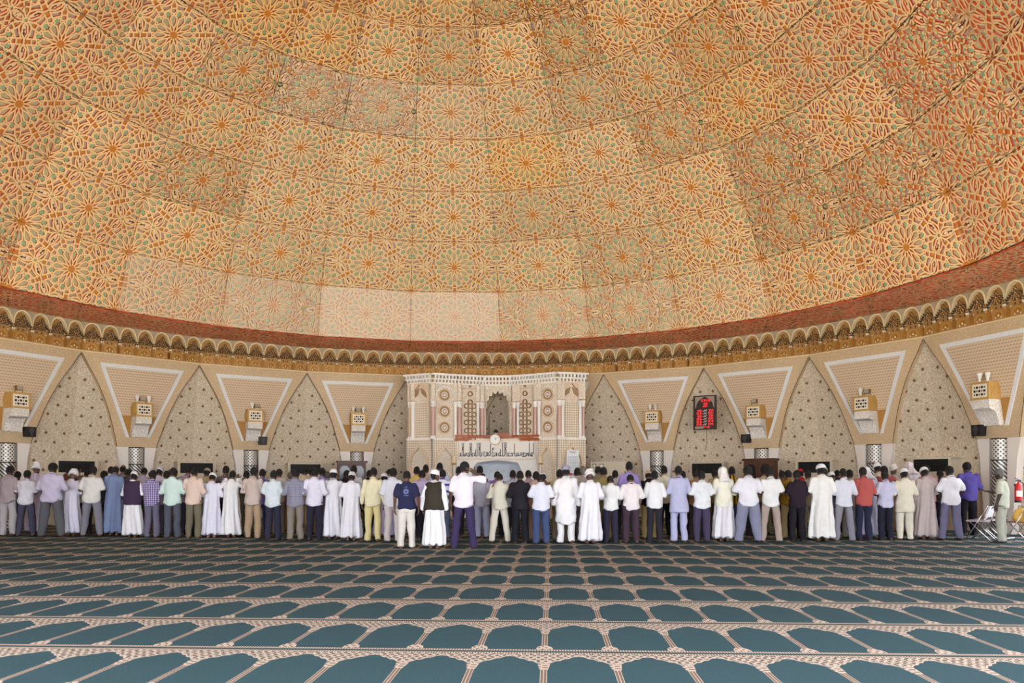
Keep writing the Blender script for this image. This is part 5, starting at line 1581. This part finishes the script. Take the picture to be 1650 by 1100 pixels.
# worshippers in the rows ahead: column, head row, row number, shirt, trousers, headwear, hat colour, wording
DK = (52, 48, 56)
BK = [
    (26, 759, 1, (60, 56, 60), DK, 'hair', None, 'dark shirt, behind the mauve-grey shirt'),
    (57, 745, 1, (214, 200, 222), None, 'turban', WHT, 'white turban and lilac robe, behind the white tee'),
    (108, 751, 1, (110, 76, 58), DK, 'hair', None, 'brown shirt, right of the lavender shirt'),
    (124, 747, 2, (150, 120, 110), DK, 'hair', None, 'rust shirt, beyond the leftmost white turban'),
    (139, 756, 1, (226, 222, 226), DK, 'hair', None, 'white shirt, left of the pale cream shirt'),
    (166, 758, 1, (70, 66, 80), DK, 'hair', None, 'charcoal shirt, left of the blue robe'),
    (176, 751, 2, (232, 228, 232), GREY, 'hair', None, 'white collar, beyond the blue robe on its left'),
    (197, 749, 2, (150, 140, 158), DK, 'bald', 'k', 'grey-purple shirt, just beyond the blue robe'),
    (204, 755, 1, (98, 92, 120), DK, 'hair', None, 'slate shirt, right of the blue robe'),
    (217, 757, 2, (232, 206, 186), TAN, 'hair', None, 'peach shirt, beyond the purple waistcoat'),
    (229, 753, 1, (214, 206, 232), GREY, 'hair', None, 'lilac shirt, right of the purple waistcoat'),
    (243, 756, 2, (206, 196, 216), GREY, 'cap', WHT, 'lilac shirt and cap, beyond the purple plaid'),
    (255, 752, 2, (206, 200, 226), GREY, 'cap', (226, 216, 236), 'pale lilac cap, beyond the purple plaid'),
    (267, 758, 1, (190, 180, 206), (96, 92, 104), 'hair', None, 'dusty lilac shirt, left of the mint shirt'),
    (278, 755, 2, (120, 96, 90), DK, 'hair', None, 'brownish shirt, beyond the mint shirt'),
    (302, 749, 1, (124, 96, 112), DK, 'hair', None, 'plum checked shirt, left of the peach shirt'),
    (332, 753, 1, (186, 168, 138), KHA, 'peak', (160, 148, 134), 'khaki shirt and khaki peaked cap'),
    (363, 750, 2, (80, 66, 78), DK, 'hair', None, 'dark plaid shirt, left of the lifted hands'),
    (395, 758, 1, (124, 116, 100), KHA, 'hair', None, 'olive shirt, right of the lifted hands'),
    (422, 755, 1, (112, 104, 176), (40, 44, 72), 'hair', None, 'violet blue shirt, right of the beige check'),
    (448, 755, 1, (222, 208, 202), (150, 140, 150), 'hair', None, 'blush shirt, beyond the pale blue shirt'),
    (467, 759, 2, (214, 186, 178), TAN, 'bald', 'g', 'pink shirt, left of the grey-blue check'),
    (490, 752, 1, (206, 186, 168), TAN, 'hair', None, 'sand shirt, right of the grey-blue check'),
    (502, 753, 2, (190, 170, 156), TAN, 'hair', None, 'beige shirt, beyond the pale lilac shirt'),
    (518, 753, 1, (168, 152, 196), GREY, 'hair', None, 'mid lavender shirt, right of the pale lilac shirt'),
    (527, 759, 2, (170, 130, 120), DK, 'bald', 'g', 'rose brown shirt, left of the plain white cap'),
    (557, 757, 1, (48, 42, 46), DK, 'hair', None, 'black shirt, between the two white robes'),
    (570, 749, 2, (228, 226, 230), DK, 'hair', None, 'white shirt, beyond the patterned cap'),
    (594, 757, 2, (60, 54, 58), DK, 'hair', None, 'dark shirt, left of the yellow outfit'),
    (619, 762, 1, (204, 190, 226), None, 'cap', WHT, 'violet robe and white cap, right of the yellow outfit'),
    (627, 755, 2, (226, 222, 230), GREY, 'hair', None, 'white shirt, beyond the violet robe'),
    (671, 751, 2, (238, 206, 120), DK, 'hair', None, 'bright yellow shirt, beyond the navy tee'),
    (680, 757, 1, (206, 188, 226), (38, 34, 46), 'hair', None, 'orchid shirt, left of the olive waistcoat'),
    (686, 748, 3, (226, 204, 190), TAN, 'hair', None, 'pale peach shirt, far beyond the navy tee'),
    (708, 745, 2, (198, 210, 236), GREY, 'hair', None, 'sky blue shirt, beyond the olive waistcoat'),
    (713, 756, 1, (236, 236, 244), (84, 92, 122), 'hair', None, 'blue striped polo, right of the olive waistcoat'),
    (739, 751, 2, (70, 62, 76), DK, 'hair', None, 'dark shirt, beyond the pinstriped shirt'),
    (773, 750, 2, (196, 172, 214), GREY, 'hair', None, 'mauve shirt, right of the raised hand'),
    (801, 759, 2, (150, 126, 190), DK, 'hair', None, 'strong violet shirt, left of the cream outfit'),
    (826, 757, 1, (188, 194, 208), DK, 'hair', None, 'pale steel shirt, left of the black jacket'),
    (852, 757, 2, (190, 174, 190), DK, 'hair', None, 'mauve-pink shirt, right of the black jacket'),
    (864, 759, 1, (226, 196, 178), (150, 120, 110), 'hair', None, 'apricot shirt, left of the blue jeans'),
    (876, 761, 2, (150, 116, 96), DK, 'cap', WHT, 'brown shirt and white cap, beyond the blue jeans'),
    (902, 756, 1, (196, 180, 144), KHA, 'hair', None, 'straw shirt, left of the kufi cap'),
    (931, 753, 2, (228, 222, 224), DK, 'hair', None, 'white shirt, right of the kufi cap'),
    (940, 750, 1, (170, 156, 146), (110, 104, 104), 'bald', 'g', 'taupe shirt, between kufi cap and white turban'),
    (964, 751, 2, (150, 140, 120), DK, 'hair', None, 'drab shirt, right of the white turban'),
    (973, 752, 1, (156, 138, 88), (148, 128, 92), 'hair', None, 'mustard olive shirt, left of the slim white shirt'),
    (992, 757, 2, (230, 228, 236), DK, 'hair', None, 'white shirt, beyond the slim person in white'),
    (1014, 743, 1, (166, 146, 210), (90, 92, 102), 'hair', None, 'tall, purple shirt, beyond the pinkish white shirt'),
    (1046, 758, 1, (38, 34, 38), (176, 152, 104), 'kufi', (196, 172, 148), 'black shirt and beige kufi cap'),
    (1071, 750, 2, (236, 228, 204), BLK, 'hair', None, 'ivory shirt, left of the periwinkle outfit'),
    (1101, 758, 2, (120, 110, 130), DK, 'hair', None, 'dusky shirt, beyond the periwinkle outfit'),
    (1122, 756, 1, (170, 126, 92), (60, 50, 46), 'hair', None, 'caramel shirt, left of the plum trousers'),
    (1154, 756, 2, (190, 164, 122), KHA, 'hair', None, 'tan shirt, left of the head scarf'),
    (1180, 751, 1, (222, 178, 40), (96, 104, 140), 'hair', None, 'yellow and black striped shirt'),
    (1211, 757, 2, (90, 76, 70), DK, 'hair', None, 'dark brown shirt, beyond the baggy trousers'),
    (1231, 752, 2, (206, 186, 150), KHA, 'hair', None, 'buff shirt, left of the taupe trousers'),
    (1262, 758, 2, (130, 100, 80), DK, 'hair', None, 'brown shirt, right of the taupe trousers'),
    (1271, 757, 1, (176, 136, 48), (170, 148, 110), 'hair', None, 'yellow-brown printed shirt, left of the black polo'),
    (1291, 755, 2, (196, 44, 52), DK, 'cap', (200, 40, 50), 'red shirt and red cap, beyond the black polo'),
    (1303, 757, 1, (190, 178, 160), (150, 140, 128), 'hair', None, 'oatmeal shirt, left of the broad white robe'),
    (1330, 752, 2, (96, 92, 100), DK, 'cap', (214, 198, 182), 'grey shirt and tan cap, beyond the broad robe'),
    (1341, 760, 1, (110, 108, 116), (150, 146, 152), 'cap', WHT, 'grey shirt and white cap, right of the broad robe'),
    (1351, 757, 2, (60, 60, 68), DK, 'hair', None, 'dark shirt, left of the blue-white shirt'),
    (1370, 756, 1, (200, 192, 182), (150, 146, 140), 'hair', None, 'stone shirt, right of the blue-white shirt'),
    (1399, 752, 1, (214, 214, 240), None, 'scarf', (236, 236, 246), 'white head scarf and pale robe, beyond the red shirt'),
    (1415, 745, 2, (222, 210, 190), TAN, 'cap', WHT, 'fawn shirt and cap, left of the patterned cap'),
    (1427, 750, 1, (170, 84, 80), DK, 'hair', None, 'brick red shirt, beyond the lavender shirt'),
    (1441, 748, 2, (220, 206, 196), None, 'turban', (240, 232, 226), 'cream turban, left of the patterned white cap'),
    (1468, 744, 2, (224, 212, 216), None, 'scarf', (234, 224, 230), 'pinkish white head scarf before the air conditioner'),
    (1494, 749, 1, (190, 140, 150), DK, 'hair', None, 'dusty pink shirt, beyond the beige robe'),
    (1518, 757, 1, (70, 60, 66), DK, 'hair', None, 'dark shirt, left of the crisp white shirt'),
]
order = np.argsort(fx); fx = np.array(fx)[order]; fY = np.array(fY)[order]
kf = np.ones(5) / 5
fYs = np.convolve(np.pad(fY, 2, mode='edge'), kf, 'valid')
taken = {}
for i, (px, ty, row, sc_, tc, ht, hc_, wd) in enumerate(BK):
    while row < 4 and any(abs(px - q) < 27 for q in taken.get(row, [])): row += 1
    taken.setdefault(row, []).append(px)
    Y_ = float(np.interp(px, fx, fYs)) + (.95, 1.85, 2.75, 3.6)[row - 1] + rng.uniform(-.1, .1)
    pt = None
    if 'striped polo' in wd: pt = ('hstripe', (70, 60, 160))
    if 'black striped' in wd: pt = ('vstripe', (40, 30, 30))
    if 'printed' in wd: pt = ('spots', (80, 50, 20))
    if 'plaid' in wd or 'checked' in wd: pt = ('plaid', (190, 176, 190))
    wr_ = [(R_, sc_)] if tc is None else [(T_, tc), ((Lg, sc_, pt) if pt else ((S if i % 3 == 0 else Lg), sc_))]
    person(px, None, ty, 'ABCL'[i % 4] if tc is None or i % 4 != 3 else 'B', 'person ahead in ' + wd, wr_, ht, hc_, .92 + .04 * (i % 3), i % 4 if i % 5 else 1, rng.uniform(-.1, .1), 'worshippers in the rows ahead', Y=Y_, seed=i)
